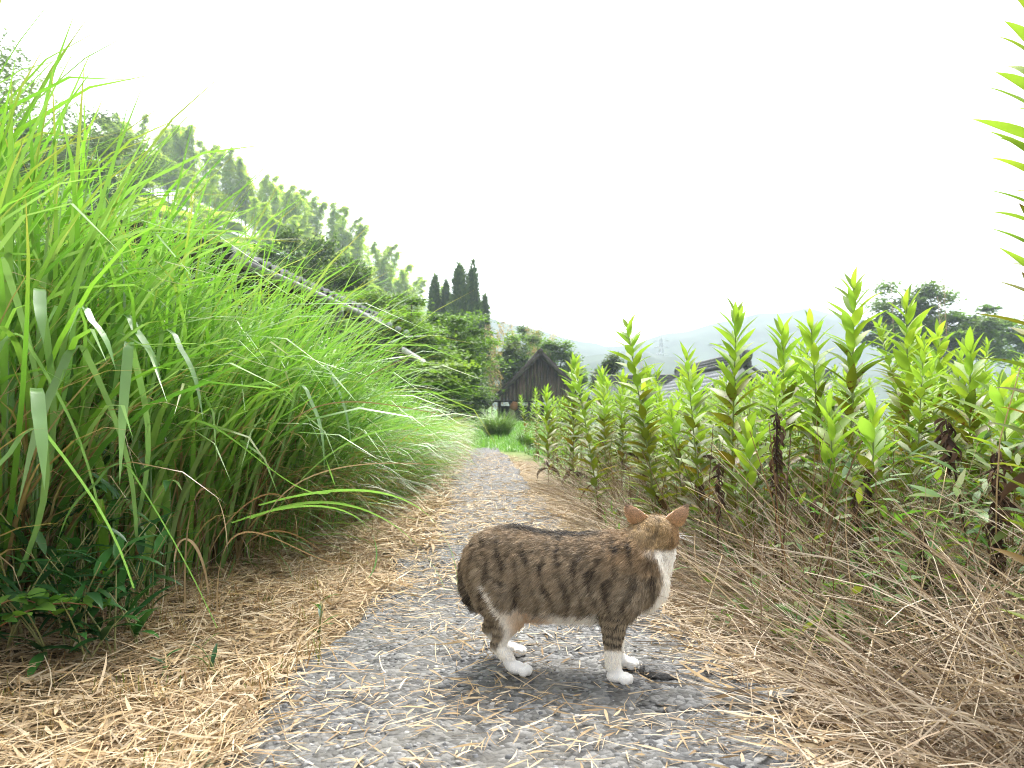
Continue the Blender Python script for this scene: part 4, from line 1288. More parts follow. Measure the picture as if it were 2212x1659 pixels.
# ------------------------------------------------------------------ goldenrod field beside the path
LEAF_YOUNG = [(.24, .37, .05), (.21, .35, .055), (.29, .40, .05)]
LEAF_OLIVE = [(.135, .18, .02), (.165, .20, .02), (.11, .165, .022), (.19, .195, .02)]
LEAF_OLD = [(.24, .18, .02), (.20, .12, .02), (.13, .13, .02)]
def gold_leaf_mesh(kind, variant):
    """one lance-shaped goldenrod leaf, 1 long, along +x"""
    c = {'young': LEAF_YOUNG, 'olive': LEAF_OLIVE, 'old': LEAF_OLD, 'dry': [(.085, .055, .036), (.13, .08, .05), (.06, .04, .028)]}[kind]
    c = c[variant % len(c)]
    dr = [(.2, .1), (.4, .15), (.6, .2), (.3, -.25)][variant % 4]
    if kind == 'dry': dr = [(1.6, .8), (2.3, -.9), (1.2, 1.2), (1.9, .2)][variant % 4]
    tip = {'young': None, 'olive': (.10, .06, .02), 'old': (.07, .035, .015), 'dry': None}[kind]
    V, Fq, C = blades([(0, 0, 0)], 0, dr[0] * .45, dr[0], 1.0, .25 if kind != 'dry' else .22, 7, prof_lance, 1.3, dr[1], 0.0 if kind != 'dry' else .6, .32 if kind != 'dry' else .9, c, tip, .9)
    mat = {'young': 'goldenrod_leaf', 'olive': 'olive_leaf', 'old': 'olive_leaf', 'dry': 'withered'}[kind]
    return mesh('leaf', V, Fq, M[mat], C, True)
M['olive_leaf'] = leaf_mat('goldenrod_olive_leaf', trans=.42, rough=.45, spec=.35, spots=.55, spot_scale=9.0, vary=.16)
M['withered'] = leaf_mat('withered_leaf', trans=.08, rough=.85, spec=.15, tint=(1.1, .9, .7), vary=.35)
GL = {k: [gold_leaf_mesh(k, v) for v in range(4)] for k in ('young', 'olive', 'old', 'dry')}

def gold_layout(H, lean_az, lean, dens=56, withered=.3, seedlen=1.0):
    """stem points and leaf placements of one plant (local, base at 0)"""
    k = np.linspace(0, 1, 8)
    off = lean * k ** 1.6
    pts = np.c_[np.cos(lean_az) * off, np.sin(lean_az) * off, H * k]
    n = int(H * dens)
    L = []
    for i in range(n):
        f = .09 + .91 * (i / (n - 1)) ** .92
        p = np.array([np.interp(f, k, pts[:, j]) for j in range(3)])
        az = i * 2.39996 + U(-.25, .25)
        top = max(0, (f - .86) / .14)
        el = .35 + .35 * f + .42 * top ** 1.2 + U(-.16, .16)
        ln = seedlen * (.115 * (1 - .15 * f) * (1 - .34 * top)) * U(.85, 1.12)
        if f < withered and U(0, 1) < .7 or U(0, 1) < .05 * (1 - f):
            kind = 'dry'; el = U(-1.3, -.3)
            if U(0, 1) < .35: continue
        elif f > .76: kind = 'young'
        elif f < .5 and U(0, 1) < .22: kind = 'old'
        else: kind = 'olive' if U(0, 1) < .95 - .55 * sstep(.55, .76, f) else 'young'
        L.append((p, az, el, ln, kind))
    return pts, L
def stem_mb(pts, H):
    mb = MB()
    k = np.linspace(0, 1, len(pts))[:, None]
    V, Fq, caps = tube(pts, np.linspace(.0042, .0018, len(pts)) * (.8 + .3 * H), 6)
    c = np.array((.16, .09, .04)) * (1 - sstep(.15, .5, k)) + np.array((.20, .25, .08)) * sstep(.15, .5, k)
    mb.add(V, [Fq], np.repeat(c, 6, 0))
    return mb
def gold_near(px, ytop, d, label, lean_az=0, lean=.03, dens=56, withered=.3, scale=1.0, group=None):
    p = P(px, ytop, d)
    g = float(gz(p[:1], p[1:2])[0]) - .01
    H = p[2] - g - .05
    t = thing('goldenrod', label, 'plant', (p[0] - math.cos(lean_az) * lean, d - math.sin(lean_az) * lean, g), 0, group)
    pts, L = gold_layout(H, lean_az, lean, dens, withered, scale)
    stem_mb(pts, H).obj('stem', M['stem'], t, True)
    for p_, az, el, ln, kind in L:
        link('leaf', random.choice(GL[kind]), t, p_, (Matrix.Rotation(az, 3, 'Z') @ Matrix.Rotation(-el, 3, 'Y') @ Matrix.Rotation(U(-.35, .35), 3, 'X')).to_euler(), (ln, ln * U(.85, 1.15), ln))
    return t
# the plants one can pick out, from the path edge outward
NEAR = [
 (1590, 655, 2.55, 'goldenrod with the pale green tip rising clear against the mountain', .12, .03),
 (1690, 692, 2.7, 'shorter goldenrod with a bright tip before the cream gable', 1.2, .02),
 (1752, 680, 2.6, 'goldenrod with a broad double tip beside the gable of the tiled house', 2.6, .03),
 (1845, 590, 2.45, 'tallest goldenrod of the field with brown spotted olive leaves', .4, .04),
 (1957, 626, 2.5, 'tall goldenrod with a fresh pale tip before the grey green tree', 1.0, .03),
 (2025, 700, 3.0, 'goldenrod with a narrow light tip before the dark field tree', 2.0, .03),
 (2095, 720, 2.4, 'goldenrod with crowded bright leaves beside the withered stalk', .5, .03),
 (1500, 790, 3.1, 'goldenrod with a bright spreading tip below the tiled roof', 2.8, .03),
 (1400, 790, 3.9, 'yellowish goldenrod standing before the pylon hill', .2, .03),
 (1240, 762, 5.0, 'tall slender olive goldenrod beside the barn gable', 1.2, .03),
 (1302, 790, 4.7, 'olive goldenrod spire before the small round tree', 1.9, .02),
 (1345, 800, 4.9, 'slim goldenrod spire next to the round tree', 1.4, .02),
 (1180, 835, 5.6, 'short bright goldenrod in front of the barn wall', 2.4, .02),
 (1450, 865, 2.9, 'low goldenrod with drooping olive leaves behind the cat', 2.9, .05),
 (1885, 850, 2.0, 'small goldenrod shoot with pale crossed leaves among withered stalks', .9, .03),
 (1620, 900, 2.3, 'half hidden goldenrod with olive leaves beside the black curled stalk', .9, .04),
 (1790, 850, 2.2, 'goldenrod with dark curled lower leaves between two tall ones', 1.9, .03),
 (2160, 800, 2.0, 'x', 1.9, .03),
]
NEAR[-1] = (2160, 800, 2.0, 'goldenrod with yellow spotted leaves beside the very tall path side stalk', 1.9, .03)
for px, yt, d, lab, la, le in NEAR:
    gold_near(px, yt, d, lab, la, le, dens=84 if d < 3.5 else 86, withered=.2, scale=1.28)
# the big one that leans in at the edge
gold_near(2246, -60, 1.08, 'very tall goldenrod with large red edged leaves at the path side', PI, .02, dens=105, withered=.18, scale=1.05)

# plants without separate leaves: a few built, the rest copies
def gold_far(H, seed):
    t = thing('goldenrod', 'x', 'plant')
    pts, L = gold_layout(H, U(0, 6), .04, 88, .16, 1.08)
    stem_mb(pts, H).obj('stem', M['stem'], t, True)
    Vs = MB()
    for kind, cols in (('young', LEAF_YOUNG), ('olive', LEAF_OLIVE), ('old', LEAF_OLD), ('dry', [(.055, .032, .02), (.09, .05, .028)])):
        S = [l for l in L if l[4] == kind]
        if not S: continue
        n = len(S)
        V, Fq, C = blades(np.array([s[0] for s in S]), [s[1] for s in S], [s[2] for s in S], U(.15, .5, n) if kind != 'dry' else U(.6, 1.8, n), [s[3] for s in S], np.array([s[3] for s in S]) * .29, 4, prof_lance, 1.3, U(-.3, .3, n), U(-.3, .3, n), .3, mixcol(cols, n))
        Vs.add(V, Fq, C)
    Vs.obj('foliage', M['goldenrod_leaf'], t)
    return t
FP = [gold_far(h, i) for i, h in enumerate((.80, .88, .95, .74, .84, 1.0, .90, .70))]
used = set(); cnt = 0; tries = 0
placed = [P(a[0], a[1], a[2])[:2] for a in NEAR]
while cnt < 262 and tries < 6000:
    tries += 1
    d = 1.9 + 13.5 * rng.random() ** 1.25
    lo = path_x(d) + .62 + .10 * rng.normal() + .15 * (1 - sstep(1.9, 3.0, d))
    hi = d * .72 + .3
    if hi <= lo: continue
    x = U(lo, hi)
    if d < 2.3 and x < 1.15: continue
    q = np.array((x, d))
    if any(np.hypot(*(q - pp_)) < .085 + .012 * d for pp_ in placed): continue
    placed.append(q)
    i_ = rng.integers(0, 8)
    o = copy_tree(FP[i_]) if i_ in used else FP[i_]
    used.add(i_)
    g = float(gz(q[:1], q[1:2])[0]) - .01
    s = U(.84, 1.06) * (1.0 if d > 3 else .88)
    hp_ = (.80, .88, .95, .74, .84, 1.0, .90, .70)[i_]
    if d > 2.6 and x / d < .38 and rng.random() < .9:
        s = min(s, max(.5, (.55 + .034 * d - g + U(-.06, .04)) / hp_))
    o.location = (x, d, g); o.rotation_euler = (U(-.13, .13), U(-.13, .13), U(0, 2 * PI)); o.scale = (s * U(.9, 1.1), s * U(.9, 1.1), s)
    lab = 'leafy goldenrod in the dense weed field beside the path' if d < 6 else 'distant goldenrod in the far part of the weed field'
    tag(o, lab, 'plant', 'goldenrods filling the field' if d < 6 else 'goldenrods far in the field')
    cnt += 1

# leafy undergrowth between the stalks
n = 30000
d = 1.5 + 9 * rng.random(n) ** 1.3
x = path_x(d) + .55 + rng.random(n) ** .9 * (d * .55 + .5)
z = gz(x, d) + rng.random(n) ** 1.6 * .5 * sstep(.45, 1.0, x - path_x(d))
V, Fq, C = blades(np.c_[x, d, z], U(0, 2 * PI, n), U(-.2, .9, n), U(.2, 1.0, n), U(.05, .10, n), U(.012, .02, n), 3, prof_lance, 1.3, 0, U(-.5, .5, n), 0, mixcol([(.08, .18, .025), (.11, .21, .03), (.14, .20, .025), (.16, .18, .03), (.08, .18, .04)], n))
tag(link('undergrowth', mesh('undergrowth', V, Fq, M['leaf'], C)), 'green leafy undergrowth between the goldenrod stalks', None, None, 'stuff')
# brown lower stalks and litter standing in the field
n = 3000
d = 1.6 + 9 * rng.random(n) ** 1.3
x = path_x(d) + .58 + rng.random(n) * (d * .5 + .4)
V, Fq, C = blades(np.c_[x, d, gz(x, d)], U(0, 2 * PI, n), U(.9, 1.55, n), U(-.1, .5, n), U(.2, .55, n), U(.003, .006, n), 3, prof_straw, 1.3, 0, U(-1, 1, n), 0, mixcol([(.13, .08, .04), (.20, .13, .07), (.08, .05, .03)], n))
tag(link('dead_stalks', mesh('dead_stalks', V, Fq, M['dry'], C)), 'brown dead stalks standing among the goldenrods', None, None, 'stuff')

# ---- withered black-brown stalks with curled leaves hanging from them
def withered_stalk(px, y0, y1, d, label, w=1.0, lean=0.0):
    a, b = P(px, y1, d), P(px, y0, d)
    g = float(gz(a[:1], a[1:2])[0]) - .01
    t = thing('withered_stalk', label, 'dead plant', (a[0], d, g))
    zt, zb = b[2] - g, max(.03, a[2] - g)
    k = np.linspace(0, 1, 7)
    pts = np.c_[lean * (1 - k), .01 * np.sin(k * 5), zt * k]
    mb = MB(); mb.tube(pts, np.linspace(.004, .002, 7), 6, (.06, .04, .03)); mb.obj('stem', M['withered'], t, True)
    n = int(60 * (zt - zb) / .18)
    for i in range(max(n, 14)):
        f = zb + (zt - zb) * i / max(n - 1, 13)
        p = np.array([np.interp(f / zt, k, pts[:, j]) for j in range(3)])
        ln = U(.022, .042) * w
        link('leaf', random.choice(GL['dry']), t, p, (Matrix.Rotation(U(0, 6.3), 3, 'Z') @ Matrix.Rotation(-U(-1.5, -.8), 3, 'Y') @ Matrix.Rotation(U(-1, 1), 3, 'X')).to_euler(), (ln, ln * 1.25, ln))
withered_stalk(1677, 890, 1060, 2.0, 'black withered stalk with curled hanging leaves before the tall goldenrods', 1.0)
withered_stalk(2040, 905, 1010, 1.75, 'withered brown seed cluster bent over on a dark stalk', 1.25, .10)
withered_stalk(2155, 975, 1230, 1.55, 'thick black withered stalk with shrivelled leaves at the field edge', 1.15)
withered_stalk(1552, 1000, 1110, 2.2, 'short dark withered stalk behind the cat head', .9)
withered_stalk(1875, 1010, 1090, 2.0, 'slim withered stalk under the tallest goldenrod', .9)
withered_stalk(1850, 1060, 1180, 1.9, 'dead brown stalk with drooping leaves beside the mugwort', .9)
withered_stalk(1760, 1080, 1170, 2.0, 'small dead stalk wrapped in brown leaves in the straw', .8)
withered_stalk(1985, 1140, 1330, 1.6, 'dark leaning dead stem crossing the straw', .7, .05)

# ---- small green weeds
M['weed_leaf'] = leaf_mat('weed_leaf', trans=.42, rough=.5, spec=.35, vary=.15)
def weed_leaf_mesh(c, wid, prof):
    V, Fq, C = blades([(0, 0, 0)], 0, .35, .9, 1.0, wid, 5, prof, 1.4, 0.1, 0, .25, c)
    return mesh('leaf', V, Fq, M['weed_leaf'], C, True)
WL = [weed_leaf_mesh((.10, .25, .03), .24, prof_lance), weed_leaf_mesh((.13, .29, .04), .22, prof_lance), weed_leaf_mesh((.075, .19, .03), .5, prof_ovate), weed_leaf_mesh((.15, .30, .05), .55, prof_ovate)]
def weed(px, py, d, h, nl, label, group, kinds=(0, 1), ll=.045):
    p = P(px, py, d); g = float(top_z(p[:1], p[1:2])[0])
    t = thing('weed', label, 'weed', (p[0], d, g), U(0, 6), group)
    a = U(0, 6); pts = np.c_[np.cos(a) * .02 * np.linspace(0, 1, 5) ** 2, np.sin(a) * .02 * np.linspace(0, 1, 5) ** 2, h * np.linspace(0, 1, 5)]
    mb = MB(); mb.tube(pts, np.linspace(.002, .0012, 5), 5, (.16, .20, .06)); mb.obj('stem', M['stem'], t, True)
    for i in range(nl):
        f = .2 + .8 * i / max(1, nl - 1)
        p_ = [np.interp(f, np.linspace(0, 1, 5), pts[:, j]) for j in range(3)]
        ln = ll * U(.7, 1.2) * (1 - .25 * f)
        link('leaf', WL[random.choice(kinds)], t, p_, (Matrix.Rotation(i * 2.4 + U(-.2, .2), 3, 'Z') @ Matrix.Rotation(-(.15 + .9 * f * f + U(-.15, .15)), 3, 'Y')).to_euler(), ln)
for px, py, d, h, nl, ll in ((2040, 1230, 1.7, .12, 12, .05), (2110, 1290, 1.55, .10, 12, .045), (1985, 1270, 1.75, .1, 10, .05), (2180, 1340, 1.4, .08, 10, .045), (2060, 1340, 1.5, .09, 10, .04),
                             (1870, 1190, 1.9, .10, 14, .04), (1820, 1240, 1.8, .07, 8, .04), (2150, 1250, 1.6, .12, 12, .05), (1940, 1340, 1.6, .08, 9, .045), (2195, 1290, 1.45, .1, 10, .05)):
    weed(px, py, d, h, nl, 'small fresh green weed growing through the straw bank', 'green weeds in the straw', (0, 1), ll)
for px, py, d, h, nl, ll in ((1900, 1420, 1.45, .05, 3, .045), (1570, 1330, 1.65, .05, 4, .03), (1760, 1310, 1.6, .05, 4, .035), (1540, 1290, 1.7, .04, 4, .03), (1640, 1270, 1.75, .06, 4, .035), (1700, 1240, 1.8, .06, 4, .035)):
    weed(px, py, d, h, nl, 'low broad leafed seedling lying in the dry straw', 'seedlings in the straw', (2, 3), ll)
for px, py, d, h, nl, ll in ((1310, 1110, 2.9, .11, 9, .04), (1335, 1130, 2.6, .10, 9, .035), (1290, 1060, 3.5, .16, 12, .03), (1330, 1095, 3.0, .12, 10, .04)):
    weed(px, py, d, h, nl, 'slender green weed at the path edge behind the cat', 'weeds at the path edge', (0, 1), ll)

# ---- straw bank: dry stems leaning over one another
def straw(n, d0, d1, q0, q1, el0, el1, L0, L1, azc, azs, cols, w=(.0016, .0032), zj=.10):
    d = d0 + (d1 - d0) * rng.random(n) ** 1.2
    x = path_x(d) + U(q0, q1, n) + .05 * (1 - sstep(1, 2.2, d))
    z = gz(x, d) + U(-.01, zj, n) * sstep(.45, .9, x - path_x(d))
    az = rng.normal(azc, azs, n)
    return blades(np.c_[x, d, z], az, U(el0, el1, n), np.abs(rng.normal(0, .35, n)), U(L0, L1, n), U(w[0], w[1], n), 4, prof_straw, 1.3, U(-.25, .25, n), U(-1.5, 1.5, n), 0, mixcol(cols, n, .2))
SC = [(.28, .215, .145), (.36, .29, .205), (.20, .145, .09), (.45, .38, .285), (.13, .09, .06), (.50, .43, .33)]
sb = MB()
sb.add(*straw(5200, .95, 5.5, .52, 1.25, -.05, .8, .16, .45, PI, 1.9, SC, zj=.2))
sb.add(*straw(3200, .95, 2.6, .50, 1.3, -.1, .8, .2, .5, PI * .8, 2.2, SC, w=(.0022, .0038), zj=.24))
sb.add(*straw(5500, .95, 5.0, .42, .95, -.05, .35, .14, .40, PI * .9, 1.4, SC, zj=.04))
sb.add(*straw(4600, .95, 4.5, .70, 1.9, .2, 1.2, .25, .6, PI * 1.1, 1.6, SC))
tag(link('straw_bank', sb.mesh('straw_bank', M['dry'])), 'tangled bank of dry straw stems beside the path', None, None, 'stuff')
# the single stalks that stand out of it
def straw_stalk(pts_px, label, r=.0016, c=(.46, .36, .2)):
    pts = np.array([P(*q) for q in pts_px])
    base = pts[0].copy()
    tt = np.linspace(0, 1, len(pts)); t2 = np.linspace(0, 1, 3 * (len(pts) - 1) + 1)
    q = np.stack([np.interp(t2, tt, pts[:, k]) for k in range(3)], -1) - base
    q[0, 2] -= .05
    mb = MB(); mb.tube(q, np.linspace(r, r * .6, len(q)), 5, c)
    tag(mb.obj('straw_stalk', M['dry'], smooth=True, loc=base), label, 'straw', 'single straw stalks')
SL = 'long dry straw stalk sticking out of the straw bank'
straw_stalk([(1890, 1560, 1.3), (1885, 1372, 1.28), (2105, 1336, 1.35)], 'dry straw stalk kinked at a square angle over the dark hollow')
for q in ([(1760, 1640, 1.15), (1960, 1450, 1.25), (2170, 1265, 1.35)], [(2200, 1490, 1.3), (2060, 1390, 1.32), (1975, 1330, 1.34)], [(2212, 1450, 1.2), (2090, 1290, 1.35), (2030, 1180, 1.5)],
          [(1500, 1420, 1.5), (1530, 1300, 1.6), (1560, 1200, 1.7)], [(1600, 1500, 1.4), (1680, 1390, 1.5), (1860, 1270, 1.7)], [(2140, 1500, 1.2), (2180, 1380, 1.3), (2205, 1240, 1.4)],
          [(1930, 1600, 1.15), (2060, 1500, 1.2), (2210, 1400, 1.25)], [(1640, 1240, 1.9), (1560, 1090, 2.0), (1480, 1050, 2.1)], [(1790, 1250, 1.8), (1650, 1080, 1.9), (1540, 960, 2.0)],
          [(1850, 1340, 1.6), (1700, 1200, 1.8), (1500, 1120, 2.0)], [(2190, 1640, 1.05), (2080, 1540, 1.1), (1880, 1610, 1.08)], [(1700, 1560, 1.25), (1740, 1430, 1.35), (1790, 1290, 1.45)],
          [(2150, 1100, 1.5), (2160, 950, 1.45), (2205, 790, 1.4)], [(1960, 1400, 1.4), (2010, 1200, 1.5), (2045, 1010, 1.6)], [(1900, 1520, 1.25), (1800, 1400, 1.4), (1650, 1330, 1.5)]):
    straw_stalk(q, SL)
# bleached plume stems standing far out
for px, y0, d in ((2040, 640, 4.0), (2052, 600, 4.2), (1388, 725, 7.0), (1935, 560, 5.5)):
    b = P(px, 900, d); g = float(gz(b[:1], b[1:2])[0]); top = P(px - 8, y0, d)
    t = thing('dry_plume', 'thin dry grass plume rising above the goldenrods', 'dry grass', (b[0], d, g), 0, 'dry plumes in the field')
    H = top[2] - g
    mb = MB(); mb.tube([(0, 0, 0), (.01, 0, H * .5), (-.02, 0, H)], [.003, .002, .001], 5, (.42, .35, .24)); mb.obj('stem', M['dry'], t)
    n = 60
    zz = U(.72, 1, n) * H
    V, Fq, C = blades(np.c_[np.full(n, -.008), np.zeros(n), zz], U(0, 6.3, n), U(.6, 1.3, n), .8, U(.02, .06, n), .0016, 2, prof_straw, col=(.45, .38, .27))
    link('seed_head', mesh('seed_head', V, Fq, M['dry'], C), t)

# ---- foxtail beside the cat's shoulder
def foxtail():
    a = P(1245, 1150, 1.75); tip = P(1302, 1098, 1.8)
    g = float(gz(a[:1] + .12, a[1:2])[0])
    t = thing('foxtail_grass', 'green foxtail seed head arching over the straw behind the cat', 'grass', (a[0] + .14, 1.78, g))
    s = np.array([(0, 0, 0), (.01, 0, .09), (-.01, 0, .15), (-.05, 0, .185), (-.09, 0, .185), (-.135, -.01, .160), (-.165, -.02, .125)])
    s = s * (1, 1, .92)
    mb = MB(); mb.tube(s[:5], .0014, 5, (.2, .3, .07)); mb.obj('stem', M['stem'], t, True)
    core = s[3:]
    tt = np.linspace(0, 1, len(core)); n = 900; q = rng.random(n)
    p = np.stack([np.interp(q, tt, core[:, k]) for k in range(3)], -1)
    mb = MB(); mb.tube(np.stack([np.interp(np.linspace(0, 1, 9), tt, core[:, k]) for k in range(3)], -1), [.003, .005, .006, .0065, .0065, .006, .005, .0035, .001], 8, (.22, .34, .08))
    V, Fq, C = blades(p, U(0, 6.3, n), U(-1.5, 1.5, n), .2, U(.010, .017, n), .0007, 2, prof_straw, col=mixcol([(.30, .42, .10), (.40, .46, .18)], n))
    mb.add(V, Fq, C); mb.obj('seed_head', M['leaf'], t)
    for az in (.3, 2.6):
        V, Fq, C = blades([(0, 0, .03)], az, 1.1, 1.3, .2, .008, 6, prof_grass, col=(.1, .26, .05)); link('leaf', mesh('leaf', V, Fq, M['leaf'], C), t)
foxtail()
# ------------------------------------------------------------------ tall grass bank
GB = [(.135, .30, .04), (.175, .345, .045), (.085, .22, .033), (.205, .37, .075), (.155, .325, .06), (.26, .40, .16)]
def bank_edge(y):
    """where the tall grass begins, beside the path"""
    return np.interp(y, [1.0, 1.9, 2.7, 4.7, 8, 12, 14], [-1.15, -1.02, -.80, -.66, -.76, -.92, -1.3])
def grass_mass(n, y0, y1, depth, Lr, Wr, cols, seed, lean=0.35, dry=False, pw=1.0):
    per = 5
    ns = n // per
    y = y0 + (y1 - y0) * rng.random(ns) ** pw
    q = rng.random(ns) ** 1.1 * depth
    x = bank_edge(y) - q
    z = gz(x, y) - .01
    b = np.repeat(np.c_[x, y, z], per, 0) + np.c_[rng.normal(0, .02, (ns * per, 2)), np.zeros(ns * per)]
    N = len(b)
    az = U(0, 2 * PI, N)
    # the mass leans out over the path
    toward = R(-25)
    az = np.where(rng.random(N) < lean, rng.normal(toward, .7, N), az)
    zt = np.interp(b[:, 1], [1.4, 2.0, 3.0, 4.5, 6.0, 9.0, 12.0], [1.62, 1.52, 1.18, .90, .75, .58, .5])
    L = np.clip(zt - b[:, 2], .3, 1.3) * U(Lr[0], Lr[1], N) * (1 - .18 * np.exp(-np.repeat(q, per) / .25))
    el = np.clip(rng.normal(1.34, .16, N), .7, 1.57)
    dr = np.abs(rng.normal(1.15, .55, N)) + .15
    tip = np.where(rng.random((N, 1)) < .25, np.array((.30, .26, .08)), mixcol(cols, N) * 1.1)
    return blades(b, az, el, dr, L, U(Wr[0], Wr[1], N), 7, prof_grass, 1.9, U(-.5, .5, N), U(-.5, .5, N), 0.0, mixcol(cols, N), tip, .75)
gm = MB()
gm.add(*grass_mass(6500, 1.55, 3.2, 2.0, (.65, 1.15), (.009, .022), GB, 1, .35))
gm.add(*grass_mass(11500, 2.6, 7.0, 2.2, (.6, 1.15), (.006, .013), GB, 2, .45))
gm.add(*grass_mass(7500, 6.0, 13.5, 1.5, (.6, 1.15), (.008, .014), GB, 3, .5))
gm.add(*grass_mass(4500, 3.0, 12.0, .6, (.5, 1.0), (.005, .010), [(.15, .33, .06), (.18, .35, .09)], 4, .9))
gm.add(*grass_mass(2600, 1.4, 12.5, .5, (.35, .75), (.006, .010), [(.36, .27, .14), (.28, .18, .09), (.42, .33, .19)], 5, .7, True, 1.3))
gm.add(*grass_mass(3200, 1.45, 4.5, .45, (.2, .5), (.004, .009), [(.34, .25, .14), (.24, .15, .08), (.40, .31, .19), (.16, .10, .05)], 6, .5, True, 1.2))
tag(link('tall_grass', gm.mesh('tall_grass', M['grass'], smooth=True)), 'dense tall green grass covering the bank beside the path', None, None, 'stuff')
# leaning hair-like fringe low along the edge
n = 3800
y = 2.4 + 10 * rng.random(n) ** 1.1
x = bank_edge(y) - U(-.05, .25, n)
V, Fq, C = blades(np.c_[x, y, gz(x, y) + U(0, .35, n)], rng.normal(R(-15), .5, n), U(-.1, .8, n), U(.4, 1.3, n), U(.2, .55, n), U(.004, .009, n), 5, prof_grass, 1.5, U(-.4, .4, n), U(-.8, .8, n), 0, mixcol([(.14, .28, .05), (.10, .22, .04), (.34, .26, .12), (.18, .30, .07), (.22, .15, .07)], n))
tag(link('grass_fringe', mesh('grass_fringe', V, Fq, M['grass'], C, True)), 'drooping grass fringe hanging from the bank over the straw', None, None, 'stuff')

# ---- single tall shoots that stand out, each with its blades
def shoot(px, ytop, d, label, group=None, nb=7, W=(.015, .026), up=0.25, arch=1.2, cols=GB + [(.22, .36, .12)], baseoff=0.0, lean_az=None):
    p = P(px, ytop, d)
    g = float(gz(p[:1], p[1:2])[0]) - .02
    H = max(.35, p[2] - g)
    t = thing('tall_grass_shoot', label, 'grass', (p[0], d, g), 0, group)
    hs = H * .52
    mb = MB(); mb.tube([(0, 0, 0), (.006, 0, hs * .6), (.0, 0.004, hs)], [.0045, .004, .003], 6, (.12, .24, .05)); mb.obj('culm', M['grass'], t, True)
    for i in range(nb):
        f = i / max(1, nb - 1)
        z0 = hs * (.18 + .8 * f)
        az = (i * PI + U(-.7, .7) + (lean_az or px * .37))
        last = i == nb - 1
        L = (H - z0) * U(1.02, 1.12) if last else U(.42, .62) * H
        el = 1.53 if last else U(1.05, 1.35)
        dr = U(.05, up) if last else U(.6, 1.0) * arch * 1.5
        V, Fq, C = blades([(0, 0, z0)], az, el, dr, L, U(*W), 10, prof_grass, 2.0, U(-.4, .4), U(-.3, .3), .22, mixcol(cols, 1), (.24, .24, .07) if i % 3 == 0 else None, .85)
        link('blade', mesh('blade', V, Fq, M['grass'], C, True), t)
SH = [(62, 235, 1.55), (30, 210, 1.5), (120, 285, 1.75), (190, 390, 1.8), (245, 340, 2.0), (20, 330, 1.6), (160, 460, 1.7), (300, 360, 2.1), (350, 440, 2.2), (90, 470, 1.55), (215, 520, 1.75),
      (400, 470, 2.4), (460, 430, 2.5), (280, 560, 1.9), (330, 620, 1.85), (520, 590, 2.8), (430, 600, 2.3), (600, 650, 3.2), (370, 690, 2.0), (480, 680, 2.3), (560, 690, 2.7), (660, 690, 3.6), (720, 730, 4.0), (250, 640, 1.75), (640, 740, 3.0)]
for i, (px, yt, d) in enumerate(SH):
    shoot(px, yt, d, 'tall grass shoot with upright bright blades on the bank', 'tall grass shoots on the bank')
# pale blades folded over at the near end of the bank
def fold_blade(px, py, d, Lup, Ldown, az, label, W=.02, group='folded pale blades'):
    """blade that rises from the bank, breaks over at (px,py) and hangs down"""
    p = P(px, py, d)
    g = float(gz(p[:1], p[1:2])[0])
    k = np.array((math.cos(az), math.sin(az), 0))
    base = p - k * .18; base[2] = max(g, p[2] - Lup)
    n1, n2 = 8, 10
    sd0 = np.array((-k[1], k[0], 0.0))
    up = [base + (p - base) * (f ** 1) + sd0 * .03 * math.sin(PI * f) for f in np.linspace(0, 1, n1)]
    tw = U(-.03, .03)
    dn = [p + k * (.07 * math.sin(min(1.4, 1.9 * f)) + .05 * f) + sd0 * tw * f * f + np.array((0, 0, .018 * math.sin(PI * min(1, f * 3)) - Ldown * f ** 1.5)) for f in np.linspace(0, 1, n2)[1:]]
    c = np.array(up + dn); m = len(c)
    tt = np.linspace(0, 1, m)
    w = W * np.interp(tt, [0, .35, .6, .8, 1], [.35, .6, 1, .8, 0]) * .5 + .0003
    sd = np.array((-k[1], k[0], 0.0))
    V = np.stack([c - sd * w[:, None] - base, c + np.array((0, 0, -.0015)) - base, c + sd * w[:, None] - base], 1).reshape(-1, 3)
    Fq = np.array([(i * 3 + j, i * 3 + j + 1, i * 3 + j + 4, i * 3 + j + 3) for i in range(m - 1) for j in (0, 1)])
    C = np.tile(mixcol([(.24, .40, .17), (.16, .33, .09), (.20, .37, .12)], 1)[0], (len(V), 1)) * (1 + .1 * np.repeat(np.sin(tt * 9), 3)[:, None])
    o = link('folded_grass', mesh('folded_grass', V, Fq, M['grass'], C, True), None, base)
    tag(o, label, 'grass', group)
FB = 'pale green grass blade folded over and hanging from the bank'
for q in ((50, 727, 1.5, .35, .28, -1.9), (180, 752, 1.55, .4, .30, -1.7), (282, 745, 1.65, .4, .28, -1.2), (75, 850, 1.42, .35, .16, -.9), (98, 935, 1.38, .3, .17, -2.0), (160, 672, 1.6, .4, .12, -.5), (260, 690, 1.75, .4, .14, -.6),
          (350, 720, 1.8, .4, .20, -.4), (85, 640, 1.5, .5, .10, -1.0), (10, 570, 1.5, .5, .16, -1.4), (640, 835, 2.4, .5, .26, -.35), (690, 790, 2.6, .5, .30, -.3), (280, 1010, 1.6, .35, .14, -2.4)):
    fold_blade(q[0], q[1], q[2] - .1, *q[3:], FB, W=U(.015, .023))
